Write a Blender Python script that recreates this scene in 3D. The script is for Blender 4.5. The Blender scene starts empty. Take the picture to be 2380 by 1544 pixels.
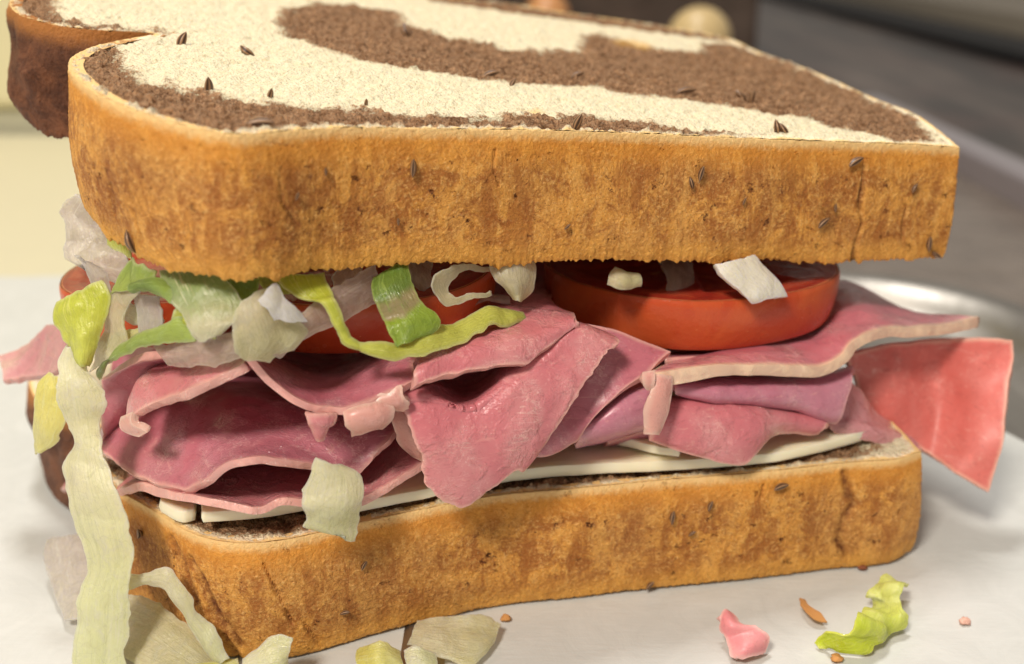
import bpy, bmesh, math, random
import numpy as np
from mathutils import Vector
from mathutils.geometry import delaunay_2d_cdt
random.seed(7)
S = 0.01                                   # everything below is written in centimetres
scene = bpy.context.scene
COL = scene.collection

# ------------------------------------------------------------------ camera, world, lights
PITCH = math.radians(20.0); CH = 8.0       # camera height above the paper, cm
FPX, CX, CY = 2552.0, 1190.0, 772.0
cam = bpy.data.cameras.new('camera'); camo = bpy.data.objects.new('camera', cam); COL.objects.link(camo)
camo.location = (0, 0, CH*S); camo.rotation_euler = (math.radians(90)-PITCH, 0, 0)
cam.sensor_width = 36.0; cam.lens = 36.0*FPX/2380.0
cam.clip_start = 0.005; cam.clip_end = 20
cam.dof.use_dof = True; cam.dof.focus_distance = 0.124; cam.dof.aperture_fstop = 18.5
scene.camera = camo
w = bpy.data.worlds.new('World'); scene.world = w; w.use_nodes = True
bg = w.node_tree.nodes['Background']; bg.inputs[0].default_value = (1.0, 0.92, 0.82, 1); bg.inputs[1].default_value = 0.32
def area(name, loc, target, size, power, color, sy=None):
    l = bpy.data.lights.new(name, 'AREA'); l.energy = power; l.color = color; l.size = size*S
    if sy: l.shape = 'RECTANGLE'; l.size_y = sy*S
    o = bpy.data.objects.new(name, l); COL.objects.link(o)
    o.location = Vector(loc)*S
    o.rotation_euler = (Vector(target)-Vector(loc)).to_track_quat('-Z', 'Y').to_euler()
    return o
area('ceiling_lamp', (-9, 36, 92), (0, 13, 0), 14, 5.2, (1.0, 0.97, 0.92))
area('room_lamp', (-26, -34, 62), (0, 13, 3), 15, 6.0, (1.0, 0.91, 0.79))
area('window_light', (-20, 75, 36), (0, 13, 4), 22, 0.55, (0.72, 0.78, 1.0), 10)
scene.view_settings.view_transform = 'Standard'; scene.view_settings.look = 'None'
scene.view_settings.exposure = 0.0; scene.view_settings.gamma = 1.0
scene.cycles.use_denoising = True
scene.cycles.max_bounces = 8; scene.cycles.diffuse_bounces = 4; scene.cycles.transmission_bounces = 4
scene.render.film_transparent = False

# ------------------------------------------------------------------ geometry helpers (cm)
sP, cP = math.sin(PITCH), math.cos(PITCH)
def ray(px, py):
    u = (px-CX)/FPX; v = (CY-py)/FPX
    return np.array([u, cP+v*sP, -sP+v*cP])
def W(px, py, Y):
    d = ray(px, py); k = Y/d[1]
    return np.array([d[0]*k, Y, CH+d[2]*k])
def Wz(px, py, z):
    d = ray(px, py); k = (z-CH)/d[2]
    return np.array([d[0]*k, d[1]*k, z])
TA, TB, TC = 4.995, -0.138, 0.0849
def Wt(px, py):                             # point on the top face of the upper slice
    d = ray(px, py); k = (TA-CH)/(d[2]-TB*d[0]-TC*d[1])
    return np.array([d[0]*k, d[1]*k, CH+d[2]*k])
def proj(P):
    P = np.asarray(P); x = P[..., 0]; y = P[..., 1]; z = P[..., 2]-CH
    dep = y*cP - z*sP; up = y*sP + z*cP
    return CX+FPX*x/dep, CY-FPX*up/dep, dep
def Yf(px, py=800):                         # distance of the sandwich's front face
    d = ray(px, py); u = d[0]/d[1]
    k = min(1.0, max(0.0, (py-650)/450.0))
    y = 11.555/(1-(0.44-0.162*k)*u)
    if px < 560: y += ((560-px)/400.0)**2*2.6
    return y
def P3(t):
    px, py, d = t[:3]
    if isinstance(d, str): return Wz(px, py, float(d))
    return W(px, py, d if d > 5 else Yf(px, py)+d)

def _h(i, j, k, seed):
    n = (i*374761393 + j*668265263 + k*2147483647*31 + seed*974711) & 0xffffffff
    n = ((n ^ (n >> 13))*1274126177) & 0xffffffff
    n = n ^ (n >> 16)
    return (n & 0xffff)/32767.5-1
def vnoise(P, f=1.0, seed=0):
    P = np.asarray(P, float)*f; i = np.floor(P).astype(np.int64); t = P-i; t = t*t*(3-2*t)
    r = 0
    for a in (0, 1):
        for b in (0, 1):
            for c in (0, 1):
                wgt = (t[..., 0] if a else 1-t[..., 0])*(t[..., 1] if b else 1-t[..., 1])*(t[..., 2] if c else 1-t[..., 2])
                r = r+wgt*_h(i[..., 0]+a, i[..., 1]+b, i[..., 2]+c, seed)
    return r
def fbm(P, f, seed=0, o=3):
    return sum(vnoise(P, f*2**k, seed+k)*0.55**k for k in range(o))
def crom(pts, n):                           # Catmull-Rom along axis 0
    pts = np.asarray(pts, float); m = len(pts)
    if m == 2:
        t = np.linspace(0, 1, n).reshape((-1,)+(1,)*(pts.ndim-1)); return pts[0]*(1-t)+pts[1]*t
    e = np.concatenate([[2*pts[0]-pts[1]], pts, [2*pts[-1]-pts[-2]]])
    q = np.linspace(0, m-1, n); i = np.minimum(q.astype(int), m-2); t = (q-i).reshape((-1,)+(1,)*(pts.ndim-1))
    p0, p1, p2, p3 = e[i], e[i+1], e[i+2], e[i+3]
    return 0.5*(2*p1+(p2-p0)*t+(2*p0-5*p1+4*p2-p3)*t**2+(3*p1-p0-3*p2+p3)*t**3)
def normals(G):
    du = np.gradient(G, axis=0); dv = np.gradient(G, axis=1)
    N = np.cross(du, dv); return N/(np.linalg.norm(N, axis=-1, keepdims=True)+1e-9)

def setup(o, label=None, cat=None, group=None, kind=None):
    if label: o['label'] = label
    if cat: o['category'] = cat
    if group: o['group'] = group
    if kind: o['kind'] = kind
    return o
def mesh_obj(name, V, F, mats, parent=None, attrs=None, midx=None, smooth=True, uv=None, origin=True):
    V = np.asarray(V, float)*S
    me = bpy.data.meshes.new(name)
    off = np.zeros(3)
    if origin and parent is None:
        off = np.array([(V[:, 0].min()+V[:, 0].max())/2, (V[:, 1].min()+V[:, 1].max())/2, V[:, 2].min()])
    F = np.asarray(F) if not isinstance(F, list) else F
    me.from_pydata((V-off).tolist(), [], F.tolist() if isinstance(F, np.ndarray) else F)
    for m in (mats if isinstance(mats, (list, tuple)) else [mats]): me.materials.append(m)
    if midx is not None: me.polygons.foreach_set('material_index', np.asarray(midx, np.int32))
    if smooth: me.polygons.foreach_set('use_smooth', [True]*len(me.polygons))
    for k, a in (attrs or {}).items():
        a = np.asarray(a, np.float32)
        at = me.attributes.new(k, 'FLOAT', 'POINT'); at.data.foreach_set('value', a)
    if uv is not None:
        for k, col in (('su', 0), ('sv', 1)):
            at = me.attributes.new(k, 'FLOAT', 'POINT'); at.data.foreach_set('value', np.ascontiguousarray(uv[:, col], dtype=np.float32))
    me.update()
    o = bpy.data.objects.new(name, me); COL.objects.link(o)
    o.location = off
    if parent is not None:
        o.parent = parent; o.location = -Vector(parent.location)
    return o
def thing(name, loc, label, cat, group=None):
    o = bpy.data.objects.new(name, None); COL.objects.link(o); o.location = Vector(loc)*S
    o.empty_display_size = 0.01
    return setup(o, label, cat, group)

# ------------------------------------------------------------------ materials
class NT:
    def __init__(s, name):
        s.m = bpy.data.materials.new(name); s.m.use_nodes = True; s.t = s.m.node_tree
        for n in list(s.t.nodes): s.t.nodes.remove(n)
        s.out = s.n('ShaderNodeOutputMaterial')
        tc = s.n('ShaderNodeTexCoord'); mp = s.n('ShaderNodeMapping'); mp.inputs['Scale'].default_value = (100, 100, 100)
        s.l(tc.outputs['Object'], mp.inputs['Vector']); s.co = mp.outputs[0]
    def n(s, t): return s.t.nodes.new(t)
    def l(s, a, b): s.t.links.new(a, b)
    def put(s, inp, v):
        if isinstance(v, bpy.types.NodeSocket): s.l(v, inp)
        elif isinstance(v, (tuple, list)) and len(v) == 3 and inp.type == 'RGBA': inp.default_value = (*v, 1)
        else: inp.default_value = v
    def noise(s, scale, detail=3, rough=0.55, dist=0, co=None, stretch=None):
        n = s.n('ShaderNodeTexNoise'); n.inputs['Scale'].default_value = scale; n.inputs['Detail'].default_value = detail
        n.inputs['Roughness'].default_value = rough; n.inputs['Distortion'].default_value = dist
        c = co or s.co
        if stretch:
            m = s.n('ShaderNodeMapping'); m.inputs['Scale'].default_value = stretch; s.l(c, m.inputs[0]); c = m.outputs[0]
        s.l(c, n.inputs['Vector']); return n.outputs['Fac']
    def voro(s, scale, feat='F1', out='Distance', rnd=1.0, co=None):
        n = s.n('ShaderNodeTexVoronoi'); n.feature = feat; n.inputs['Scale'].default_value = scale; n.inputs['Randomness'].default_value = rnd
        s.l(co or s.co, n.inputs['Vector']); return n.outputs[out]
    def attr(s, name):
        n = s.n('ShaderNodeAttribute'); n.attribute_name = name; return n.outputs['Fac']
    def math(s, op, a, b=0.0, c=None, clamp=False):
        n = s.n('ShaderNodeMath'); n.operation = op; n.use_clamp = clamp
        s.put(n.inputs[0], a); s.put(n.inputs[1], b)
        if c is not None: s.put(n.inputs[2], c)
        return n.outputs[0]
    def ramp(s, v, lo, hi, a=0.0, b=1.0, smooth=True):
        n = s.n('ShaderNodeMapRange'); n.interpolation_type = 'SMOOTHSTEP' if smooth else 'LINEAR'
        s.put(n.inputs['Value'], v)
        for k, x in (('From Min', lo), ('From Max', hi), ('To Min', a), ('To Max', b)): n.inputs[k].default_value = x
        return n.outputs[0]
    def mix(s, f, a, b, mode='MIX'):
        n = s.n('ShaderNodeMix'); n.data_type = 'RGBA'; n.blend_type = mode
        s.put(n.inputs[0], f); s.put(n.inputs[6], a); s.put(n.inputs[7], b); return n.outputs[2]
    def princ(s, **k):
        p = s.n('ShaderNodeBsdfPrincipled')
        for a, b in k.items(): s.put(p.inputs[a.replace('_', ' ')], b)
        return p
    def bump(s, h, dist, strength=1.0, nrm=None):
        b = s.n('ShaderNodeBump'); b.inputs['Distance'].default_value = dist*S; b.inputs['Strength'].default_value = strength
        s.l(h, b.inputs['Height'])
        if nrm is not None: s.l(nrm, b.inputs['Normal'])
        return b.outputs[0]
    def disp(s, h, scale_cm, mid=0.5):
        d = s.n('ShaderNodeDisplacement'); d.inputs['Scale'].default_value = scale_cm*S; d.inputs['Midlevel'].default_value = mid
        s.l(h, d.inputs['Height']); s.l(d.outputs[0], s.out.inputs['Displacement'])
        s.m.displacement_method = 'BOTH'
    def done(s, sh): s.l(sh, s.out.inputs['Surface']); return s.m

def sss(p, wgt, radius, scale):
    p.inputs['Subsurface Weight'].default_value = wgt; p.inputs['Subsurface Radius'].default_value = radius
    p.inputs['Subsurface Scale'].default_value = scale*S

def crust_material():
    t = NT('bread crust')
    top = t.attr('top'); bot = t.attr('bot'); dark = t.attr('dark'); crack = t.attr('crack'); blot = t.attr('blot')
    big = t.noise(0.6, 3, 0.6, 0.5); mid = t.noise(2.4, 5, 0.75, 0.8); fine = t.noise(11, 5, 0.8, 0.4); grain = t.noise(30, 3, 0.75)
    cell = t.voro(17); vs = t.noise(1.7, 4, 0.7, 0.5, stretch=(2.2, 2.2, 0.55))
    c = t.mix(t.ramp(mid, 0.42, 0.58), (0.40, 0.145, 0.027), (0.72, 0.335, 0.066))
    c = t.mix(t.math('MULTIPLY', t.ramp(big, 0.46, 0.64), 0.5), c, (0.54, 0.250, 0.068))
    c = t.mix(t.math('MULTIPLY', t.ramp(fine, 0.50, 0.64), 0.50), c, (0.90, 0.52, 0.16))
    c = t.mix(t.math('MULTIPLY', t.ramp(fine, 0.46, 0.34), 0.45), c, (0.29, 0.090, 0.015))
    c = t.mix(t.math('MULTIPLY', t.ramp(grain, 0.54, 0.68), 0.55), c, (0.90, 0.56, 0.22))
    c = t.mix(t.math('MULTIPLY', t.ramp(grain, 0.46, 0.32), 0.60), c, (0.20, 0.062, 0.012))
    c = t.mix(t.math('MULTIPLY', t.ramp(vs, 0.50, 0.62), 0.60), c, (0.34, 0.108, 0.018))
    c = t.mix(t.math('MULTIPLY', t.ramp(vs, 0.46, 0.34), 0.40), c, (0.84, 0.45, 0.12))
    sp = t.noise(5.0, 4, 0.8)
    c = t.mix(t.math('MULTIPLY', t.ramp(sp, 0.60, 0.68), 0.90), c, (0.11, 0.028, 0.008))
    c = t.mix(t.math('MULTIPLY', blot, t.ramp(fine, 0.30, 0.62, 1.0, 0.3)), c, (0.23, 0.078, 0.020))
    topj = t.math('ADD', top, t.math('MULTIPLY', t.math('SUBTRACT', fine, 0.5), 0.22))
    c = t.mix(t.ramp(topj, 0.50, 0.12, 0.0, 0.60), c, (0.78, 0.32, 0.038))
    c = t.mix(t.ramp(topj, 0.15, 0.02, 0.0, 0.85), c, (0.90, 0.62, 0.28))
    c = t.mix(t.ramp(bot, 0.40, 0.03, 0.0, 0.50), c, (0.84, 0.43, 0.080))
    c = t.mix(t.math('MULTIPLY', crack, t.ramp(fine, 0.35, 0.62, 1.0, 0.40)), c, (0.12, 0.030, 0.008))
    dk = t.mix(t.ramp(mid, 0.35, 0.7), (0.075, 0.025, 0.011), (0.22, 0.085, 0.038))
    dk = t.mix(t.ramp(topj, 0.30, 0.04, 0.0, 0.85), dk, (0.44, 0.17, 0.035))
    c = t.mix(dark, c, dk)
    h = t.math('ADD', t.math('MULTIPLY', mid, 0.6), t.math('ADD', t.math('MULTIPLY', fine, 0.55), t.math('MULTIPLY', grain, 0.40)))
    h = t.math('SUBTRACT', h, t.math('MULTIPLY', t.ramp(cell, 0.2, 0.6), 0.10))
    h = t.math('SUBTRACT', h, t.math('MULTIPLY', crack, 1.1))
    h = t.math('SUBTRACT', h, t.math('MULTIPLY', t.ramp(sp, 0.63, 0.72), 0.5))
    p = t.princ(Base_Color=c, Roughness=0.58); p.inputs['Specular IOR Level'].default_value = 0.32
    sss(p, 0.10, (1.0, 0.5, 0.2), 0.05)
    t.disp(h, 0.050, 0.75)
    return t.done(p.outputs[0])

def crumb_material():
    t = NT('marbled rye crumb')
    sd = t.attr('swirl'); rim = t.attr('rim'); yel = t.attr('yellow')
    n1 = t.noise(3.0, 4, 0.7); n2 = t.noise(11, 4, 0.75); n3 = t.noise(26, 3, 0.7)
    pores = t.voro(7.5); pores2 = t.voro(15)
    e = t.math('ADD', sd, t.math('ADD', t.math('MULTIPLY', t.math('SUBTRACT', n1, 0.5), 0.55), t.math('ADD', t.math('MULTIPLY', t.math('SUBTRACT', n2, 0.5), 0.55), t.math('MULTIPLY', t.math('SUBTRACT', n3, 0.5), 0.45))))
    br = t.ramp(e, -0.05, 0.09)
    nm = t.noise(6.0, 3, 0.6)
    cream = t.mix(t.ramp(n2, 0.35, 0.7), (0.65, 0.57, 0.39), (0.71, 0.645, 0.47))
    cream = t.mix(t.math('MULTIPLY', t.ramp(n3, 0.40, 0.28), 0.2), cream, (0.74, 0.62, 0.40))
    brown = t.mix(t.ramp(n2, 0.34, 0.68), (0.18, 0.088, 0.040), (0.50, 0.300, 0.170))
    brown = t.mix(t.math('MULTIPLY', t.ramp(n3, 0.44, 0.28), 0.8), brown, (0.085, 0.030, 0.012))
    brown = t.mix(t.math('MULTIPLY', t.ramp(n1, 0.62, 0.74), 0.7), brown, (0.085, 0.030, 0.013))
    brown = t.mix(t.math('MULTIPLY', t.ramp(nm, 0.56, 0.70), 0.55), brown, (0.55, 0.32, 0.17))
    brown = t.mix(t.math('MULTIPLY', t.ramp(nm, 0.44, 0.32), 0.75), brown, (0.115, 0.050, 0.021))
    cream = t.mix(t.math('MULTIPLY', t.ramp(nm, 0.42, 0.30), 0.35), cream, (0.74, 0.62, 0.40))
    c = t.mix(br, cream, brown)
    c = t.mix(t.math('MULTIPLY', yel, 0.6), c, (0.66, 0.38, 0.10))
    rj = t.math('ADD', rim, t.math('MULTIPLY', t.math('SUBTRACT', n2, 0.5), 0.09))
    c = t.mix(t.ramp(rj, 0.17, 0.09), c, (0.82, 0.70, 0.50))
    c = t.mix(t.ramp(rj, 0.085, 0.03), c, (0.82, 0.55, 0.24))
    h = t.math('MULTIPLY', t.math('SUBTRACT', n2, 0.5), t.math('ADD', 0.08, t.math('MULTIPLY', br, 1.1)))
    h = t.math('ADD', h, t.math('MULTIPLY', t.math('SUBTRACT', n3, 0.5), t.math('ADD', 0.03, t.math('MULTIPLY', br, 0.40))))
    h = t.math('ADD', h, t.math('MULTIPLY', t.math('SUBTRACT', n1, 0.5), 0.9))
    h = t.math('ADD', h, t.math('MULTIPLY', t.math('SUBTRACT', nm, 0.5), t.math('ADD', 0.40, t.math('MULTIPLY', br, 0.9))))
    h = t.math('SUBTRACT', h, t.math('MULTIPLY', br, 0.12))
    h = t.math('MULTIPLY', h, t.ramp(rim, 0.0, 0.10, 0.15, 1.0))
    p = t.princ(Base_Color=c, Roughness=0.85); p.inputs['Specular IOR Level'].default_value = 0.2
    sss(p, 0.18, (1.0, 0.6, 0.35), 0.10)
    t.disp(h, 0.15, 0.0)
    return t.done(p.outputs[0])

def ham_material(name, face, alt, rimc, gran=0.5, rough=0.30, fat=0.0, coat=0.75):
    t = NT(name)
    ed = t.attr('edge')
    n0 = t.noise(0.8, 3, 0.55, 0.8); n1 = t.noise(3.2, 4, 0.6, 0.4); n2 = t.noise(16, 3, 0.65); n3 = t.noise(45, 2, 0.6)
    c = t.mix(t.ramp(n0, 0.35, 0.66), face, alt)
    c = t.mix(t.math('MULTIPLY', t.ramp(n1, 0.56, 0.74), 0.40), c, tuple(min(1, x*1.35+0.05) for x in face))
    str_ = t.noise(2.2, 4, 0.65, 1.6, stretch=(1, 0.35, 3.4))
    c = t.mix(t.math('MULTIPLY', t.ramp(str_, 0.60, 0.70), 0.30), c, (0.78, 0.42, 0.36))
    c = t.mix(t.math('MULTIPLY', t.ramp(str_, 0.40, 0.30), 0.30), c, tuple(x*0.62 for x in face))
    c = t.mix(t.math('MULTIPLY', t.ramp(n2, 0.58, 0.74), 0.30), c, (0.80, 0.47, 0.40))
    c = t.mix(t.math('MULTIPLY', t.ramp(n2, 0.42, 0.28), 0.30), c, tuple(x*0.55 for x in face))
    mb = t.noise(1.3, 5, 0.7, 2.4, stretch=(1, 0.6, 2.0)); vl = t.ramp(t.math('ABSOLUTE', t.math('SUBTRACT', mb, 0.52)), 0.020, 0.0)
    c = t.mix(t.math('MULTIPLY', vl, t.math('MULTIPLY', t.ramp(n0, 0.45, 0.60), 0.55)), c, (0.84, 0.56, 0.50))
    gr = t.noise(7.0, 4, 0.7, 0.5, stretch=(1, 0.4, 2.6)); c = t.mix(t.math('MULTIPLY', t.ramp(gr, 0.45, 0.30), 0.38), c, tuple(x*0.62 for x in face))
    c = t.mix(t.math('MULTIPLY', t.ramp(gr, 0.58, 0.72), 0.30), c, alt)
    ej = t.math('ADD', ed, t.math('MULTIPLY', t.math('SUBTRACT', n1, 0.5), 0.10))
    rc = t.mix(t.ramp(n1, 0.40, 0.64), tuple(x*0.80+y*0.12 for x, y in zip(rimc, face)), tuple(min(0.9, x*1.12) for x in rimc))
    c = t.mix(t.ramp(ej, 0.070+fat, 0.000, 0.0, 0.92), c, rc)
    r = t.math('ADD', rough-0.12, t.math('MULTIPLY', n1, 0.30))
    p = t.princ(Base_Color=c, Roughness=r)
    p.inputs['Specular IOR Level'].default_value = 0.42
    t.l(t.math('MULTIPLY', t.ramp(n0, 0.42, 0.62, 0.25, 2.0), coat, clamp=True), p.inputs['Coat Weight']); p.inputs['Coat Roughness'].default_value = 0.07
    sss(p, 0.18, (1.0, 0.32, 0.22), 0.12)
    gm = t.ramp(n1, 0.45, 0.62)
    h = t.math('ADD', t.math('MULTIPLY', n0, 0.9), t.math('MULTIPLY', t.math('ADD', n2, t.math('MULTIPLY', n3, 0.5)), t.math('MULTIPLY', gm, gran)))
    nb = t.bump(h, 0.020, 0.7); t.l(nb, p.inputs['Normal'])
    hs = t.math('ADD', h, t.math('MULTIPLY', t.math('MULTIPLY', n3, 1.6), t.ramp(n1, 0.40, 0.60, 0.25, 1.0)))
    t.l(t.bump(hs, 0.045, 0.9), p.inputs['Coat Normal'])
    return t.done(p.outputs[0])

def leaf_material(name, a, b, mid=None, transl=0.22, rough=0.27, vein=0.5, rimc=None, clear=0.0):
    t = NT(name)
    sv = t.attr('sv'); ed = t.attr('edge')
    n0 = t.noise(1.2, 3, 0.6, 0.6); n1 = t.noise(5, 4, 0.65, 0.8); n2 = t.noise(22, 3, 0.6)
    f = t.math('ADD', sv, t.math('MULTIPLY', t.math('SUBTRACT', n0, 0.5), 0.5))
    if mid is None: c = t.mix(t.ramp(f, 0.15, 0.85), a, b)
    else:
        c = t.mix(t.ramp(f, 0.22, 0.34), a, mid); c = t.mix(t.ramp(f, 0.48, 0.58), c, b)
    c = t.mix(t.math('MULTIPLY', t.ramp(n1, 0.5, 0.72), 0.45), c, tuple(min(0.9, x*1.22+0.08) for x in a))
    c = t.mix(t.math('MULTIPLY', t.ramp(n1, 0.48, 0.30), 0.35), c, tuple(x*0.62 for x in a))
    cb = t.n('ShaderNodeCombineXYZ'); t.l(t.math('MULTIPLY', t.attr('su'), 9.0), cb.inputs[0]); t.l(t.math('MULTIPLY', sv, 1.6), cb.inputs[1]); t.l(t.math('MULTIPLY', n0, 2.0), cb.inputs[2])
    fib = t.noise(1.6, 4, 0.7, 0.3, co=cb.outputs[0])
    c = t.mix(t.math('MULTIPLY', t.ramp(fib, 0.54, 0.66), 0.50), c, tuple(min(0.92, x*1.15+0.10) for x in b))
    c = t.mix(t.math('MULTIPLY', t.ramp(fib, 0.46, 0.36), 0.35), c, tuple(x*0.72 for x in b))
    c = t.mix(t.ramp(ed, 0.035, -0.01, 0, 0.55), c, tuple(min(0.92, x*1.2+0.12) for x in b))
    wv = t.n('ShaderNodeVectorMath'); wv.operation = 'ADD'
    nn = t.n('ShaderNodeTexNoise'); nn.inputs['Scale'].default_value = 2.0; t.l(t.co, nn.inputs['Vector'])
    t.l(t.co, wv.inputs[0]); t.l(nn.outputs['Color'], wv.inputs[1])
    v = t.voro(1.9, 'DISTANCE_TO_EDGE', co=wv.outputs[0]); vm = t.ramp(v, 0.022, 0.0)
    c = t.mix(t.math('MULTIPLY', vm, vein*0.30), c, tuple(x*0.55 for x in b))
    if rimc: c = t.mix(t.ramp(ed, 0.05, 0.0, 0, 0.8), c, rimc)
    h = t.math('ADD', t.math('ADD', t.math('MULTIPLY', n1, 0.8), t.math('MULTIPLY', fib, 0.8)), t.math('SUBTRACT', t.math('MULTIPLY', n2, 0.35), t.math('MULTIPLY', vm, 0.15*vein)))
    nb = t.bump(h, 0.030, 0.8)
    p = t.princ(Base_Color=c, Roughness=rough, Normal=nb); p.inputs['Specular IOR Level'].default_value = 0.55
    p.inputs['Coat Weight'].default_value = 0.35; p.inputs['Coat Roughness'].default_value = 0.10; t.l(nb, p.inputs['Coat Normal'])
    sss(p, 0.75, (1.0, 1.0, 0.55), 0.10)
    tr = t.n('ShaderNodeBsdfTranslucent'); t.l(c, tr.inputs[0]); t.l(nb, tr.inputs['Normal'])
    mx = t.n('ShaderNodeMixShader'); mx.inputs[0].default_value = transl
    t.l(p.outputs[0], mx.inputs[1]); t.l(tr.outputs[0], mx.inputs[2])
    if not clear: return t.done(mx.outputs[0])
    cl = t.n('ShaderNodeBsdfTransparent'); m2 = t.n('ShaderNodeMixShader'); t.l(t.math('MULTIPLY', t.ramp(n1, 0.35, 0.65, 0.6, 1.2), clear), m2.inputs[0])
    t.l(mx.outputs[0], m2.inputs[1]); t.l(cl.outputs[0], m2.inputs[2])
    return t.done(m2.outputs[0])

def cheese_material():
    t = NT('white cheese')
    n0 = t.noise(1.5, 3, 0.5); n1 = t.noise(9, 3, 0.6)
    c = t.mix(n0, (0.86, 0.77, 0.53), (0.92, 0.85, 0.66))
    p = t.princ(Base_Color=c, Roughness=0.42, Normal=t.bump(t.math('ADD', n0, t.math('MULTIPLY', n1, 0.3)), 0.02, 0.5))
    sss(p, 0.5, (1.0, 0.8, 0.5), 0.20)
    return t.done(p.outputs[0])
def tomato_skin():
    t = NT('tomato skin')
    n0 = t.noise(1.0, 3, 0.55, 0.5); n1 = t.noise(10, 3, 0.6); n2 = t.noise(30, 2)
    c = t.mix(t.ramp(n0, 0.3, 0.7), (0.50, 0.060, 0.018), (0.62, 0.125, 0.032))
    c = t.mix(t.math('MULTIPLY', t.ramp(n2, 0.68, 0.78), 0.5), c, (0.8, 0.35, 0.12))
    p = t.princ(Base_Color=c, Roughness=t.math('ADD', 0.20, t.math('MULTIPLY', n0, 0.16)), Normal=t.bump(t.math('ADD', n1, t.math('MULTIPLY', n2, 0.4)), 0.014, 0.6))
    sss(p, 0.25, (1.0, 0.25, 0.08), 0.12); p.inputs['Specular IOR Level'].default_value = 0.4
    return t.done(p.outputs[0])
def tomato_flesh():
    t = NT('tomato flesh')
    rr = t.attr('rad'); n0 = t.noise(2.2, 4, 0.6, 0.8); n1 = t.noise(12, 3, 0.6)
    c = t.mix(t.ramp(n0, 0.35, 0.7), (0.36, 0.030, 0.018), (0.52, 0.075, 0.030))
    c = t.mix(t.ramp(rr, 0.90, 0.97), c, (0.34, 0.030, 0.016))
    c = t.mix(t.ramp(rr, 0.982, 0.992), c, (0.70, 0.20, 0.08))
    c = t.mix(t.math('MULTIPLY', t.ramp(n0, 0.62, 0.72), t.ramp(rr, 0.85, 0.7)), c, (0.66, 0.38, 0.08))
    p = t.princ(Base_Color=c, Roughness=0.22, Normal=t.bump(t.math('ADD', n0, t.math('MULTIPLY', n1, 0.4)), 0.05, 0.6))
    sss(p, 0.35, (1.0, 0.25, 0.1), 0.2)
    return t.done(p.outputs[0])
def simple(name, col, rough=0.5, metal=0.0, bs=None, bd=0.01, var=0.0):
    t = NT(name); c = col
    if var: c = t.mix(t.noise(0.6, 5, 0.6), tuple(x*(1-var) for x in col), tuple(min(1, x*(1+var)) for x in col))
    p = t.princ(Base_Color=c, Roughness=rough, Metallic=metal)
    if bs: t.l(t.bump(t.noise(bs, 4, 0.6), bd, 0.6), p.inputs['Normal'])
    return t.done(p.outputs[0])
def paper_material():
    t = NT('waxed deli paper')
    n0 = t.noise(0.25, 3, 0.5, 0.4); n1 = t.noise(1.2, 5, 0.7, 1.2); n2 = t.noise(8, 5, 0.75); n3 = t.noise(2.5, 3, 0.6, stretch=(1, 5, 1))
    c = t.mix(t.ramp(n1, 0.3, 0.7), (0.56, 0.57, 0.55), (0.61, 0.62, 0.60))
    c = t.mix(t.math('MULTIPLY', t.ramp(n2, 0.60, 0.75), 0.25), c, (0.50, 0.50, 0.49))
    h = t.math('ADD', t.math('MULTIPLY', n0, 2.0), t.math('ADD', t.math('MULTIPLY', n1, 0.5), t.math('MULTIPLY', n3, 0.25)))
    p = t.princ(Base_Color=c, Roughness=0.42, Normal=t.bump(h, 0.06, 0.35)); p.inputs['Specular IOR Level'].default_value = 0.35
    return t.done(p.outputs[0])
def steel_material():
    t = NT('brushed steel')
    n0 = t.noise(0.35, 3, 0.55, 0.6); n1 = t.noise(1.0, 4, 0.6, stretch=(8, 0.6, 1))
    c = t.mix(n0, (0.30, 0.28, 0.25), (0.48, 0.45, 0.41))
    p = t.princ(Base_Color=c, Metallic=1.0, Roughness=t.math('ADD', 0.36, t.math('MULTIPLY', n1, 0.22)), Normal=t.bump(n0, 0.12, 0.4))
    return t.done(p.outputs[0])

M_crust = crust_material(); M_crumb = crumb_material(); M_cheese = cheese_material()
M_skin = tomato_skin(); M_flesh = tomato_flesh(); M_paper = paper_material(); M_steel = steel_material()
HAM = {
 'pink': ham_material('pink ham', (0.576, 0.167, 0.194), (0.648, 0.243, 0.257), (0.756, 0.414, 0.360), 1.0),
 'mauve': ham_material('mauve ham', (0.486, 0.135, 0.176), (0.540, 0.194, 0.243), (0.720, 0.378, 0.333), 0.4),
 'salmon': ham_material('salmon ham', (0.648, 0.149, 0.126), (0.684, 0.211, 0.184), (0.756, 0.414, 0.324), 0.2, 0.46, coat=0.04),
 'purple': ham_material('lilac ham', (0.504, 0.180, 0.248), (0.558, 0.243, 0.310), (0.684, 0.342, 0.360), 0.4),
 'rind': ham_material('ham with pale rind', (0.594, 0.171, 0.216), (0.666, 0.252, 0.288), (0.810, 0.594, 0.414), 0.4, fat=0.045),
 'fat': ham_material('fatty ham', (0.666, 0.342, 0.288), (0.612, 0.270, 0.243), (0.738, 0.486, 0.405), 0.7),
 'wet': ham_material('wet ham', (0.558, 0.243, 0.261), (0.630, 0.342, 0.324), (0.666, 0.378, 0.342), 1.6, 0.20),
 'scrap': ham_material('pale pink ham', (0.684, 0.234, 0.252), (0.720, 0.324, 0.324), (0.774, 0.468, 0.432), 0.3, 0.40, coat=0.15),
}
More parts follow.
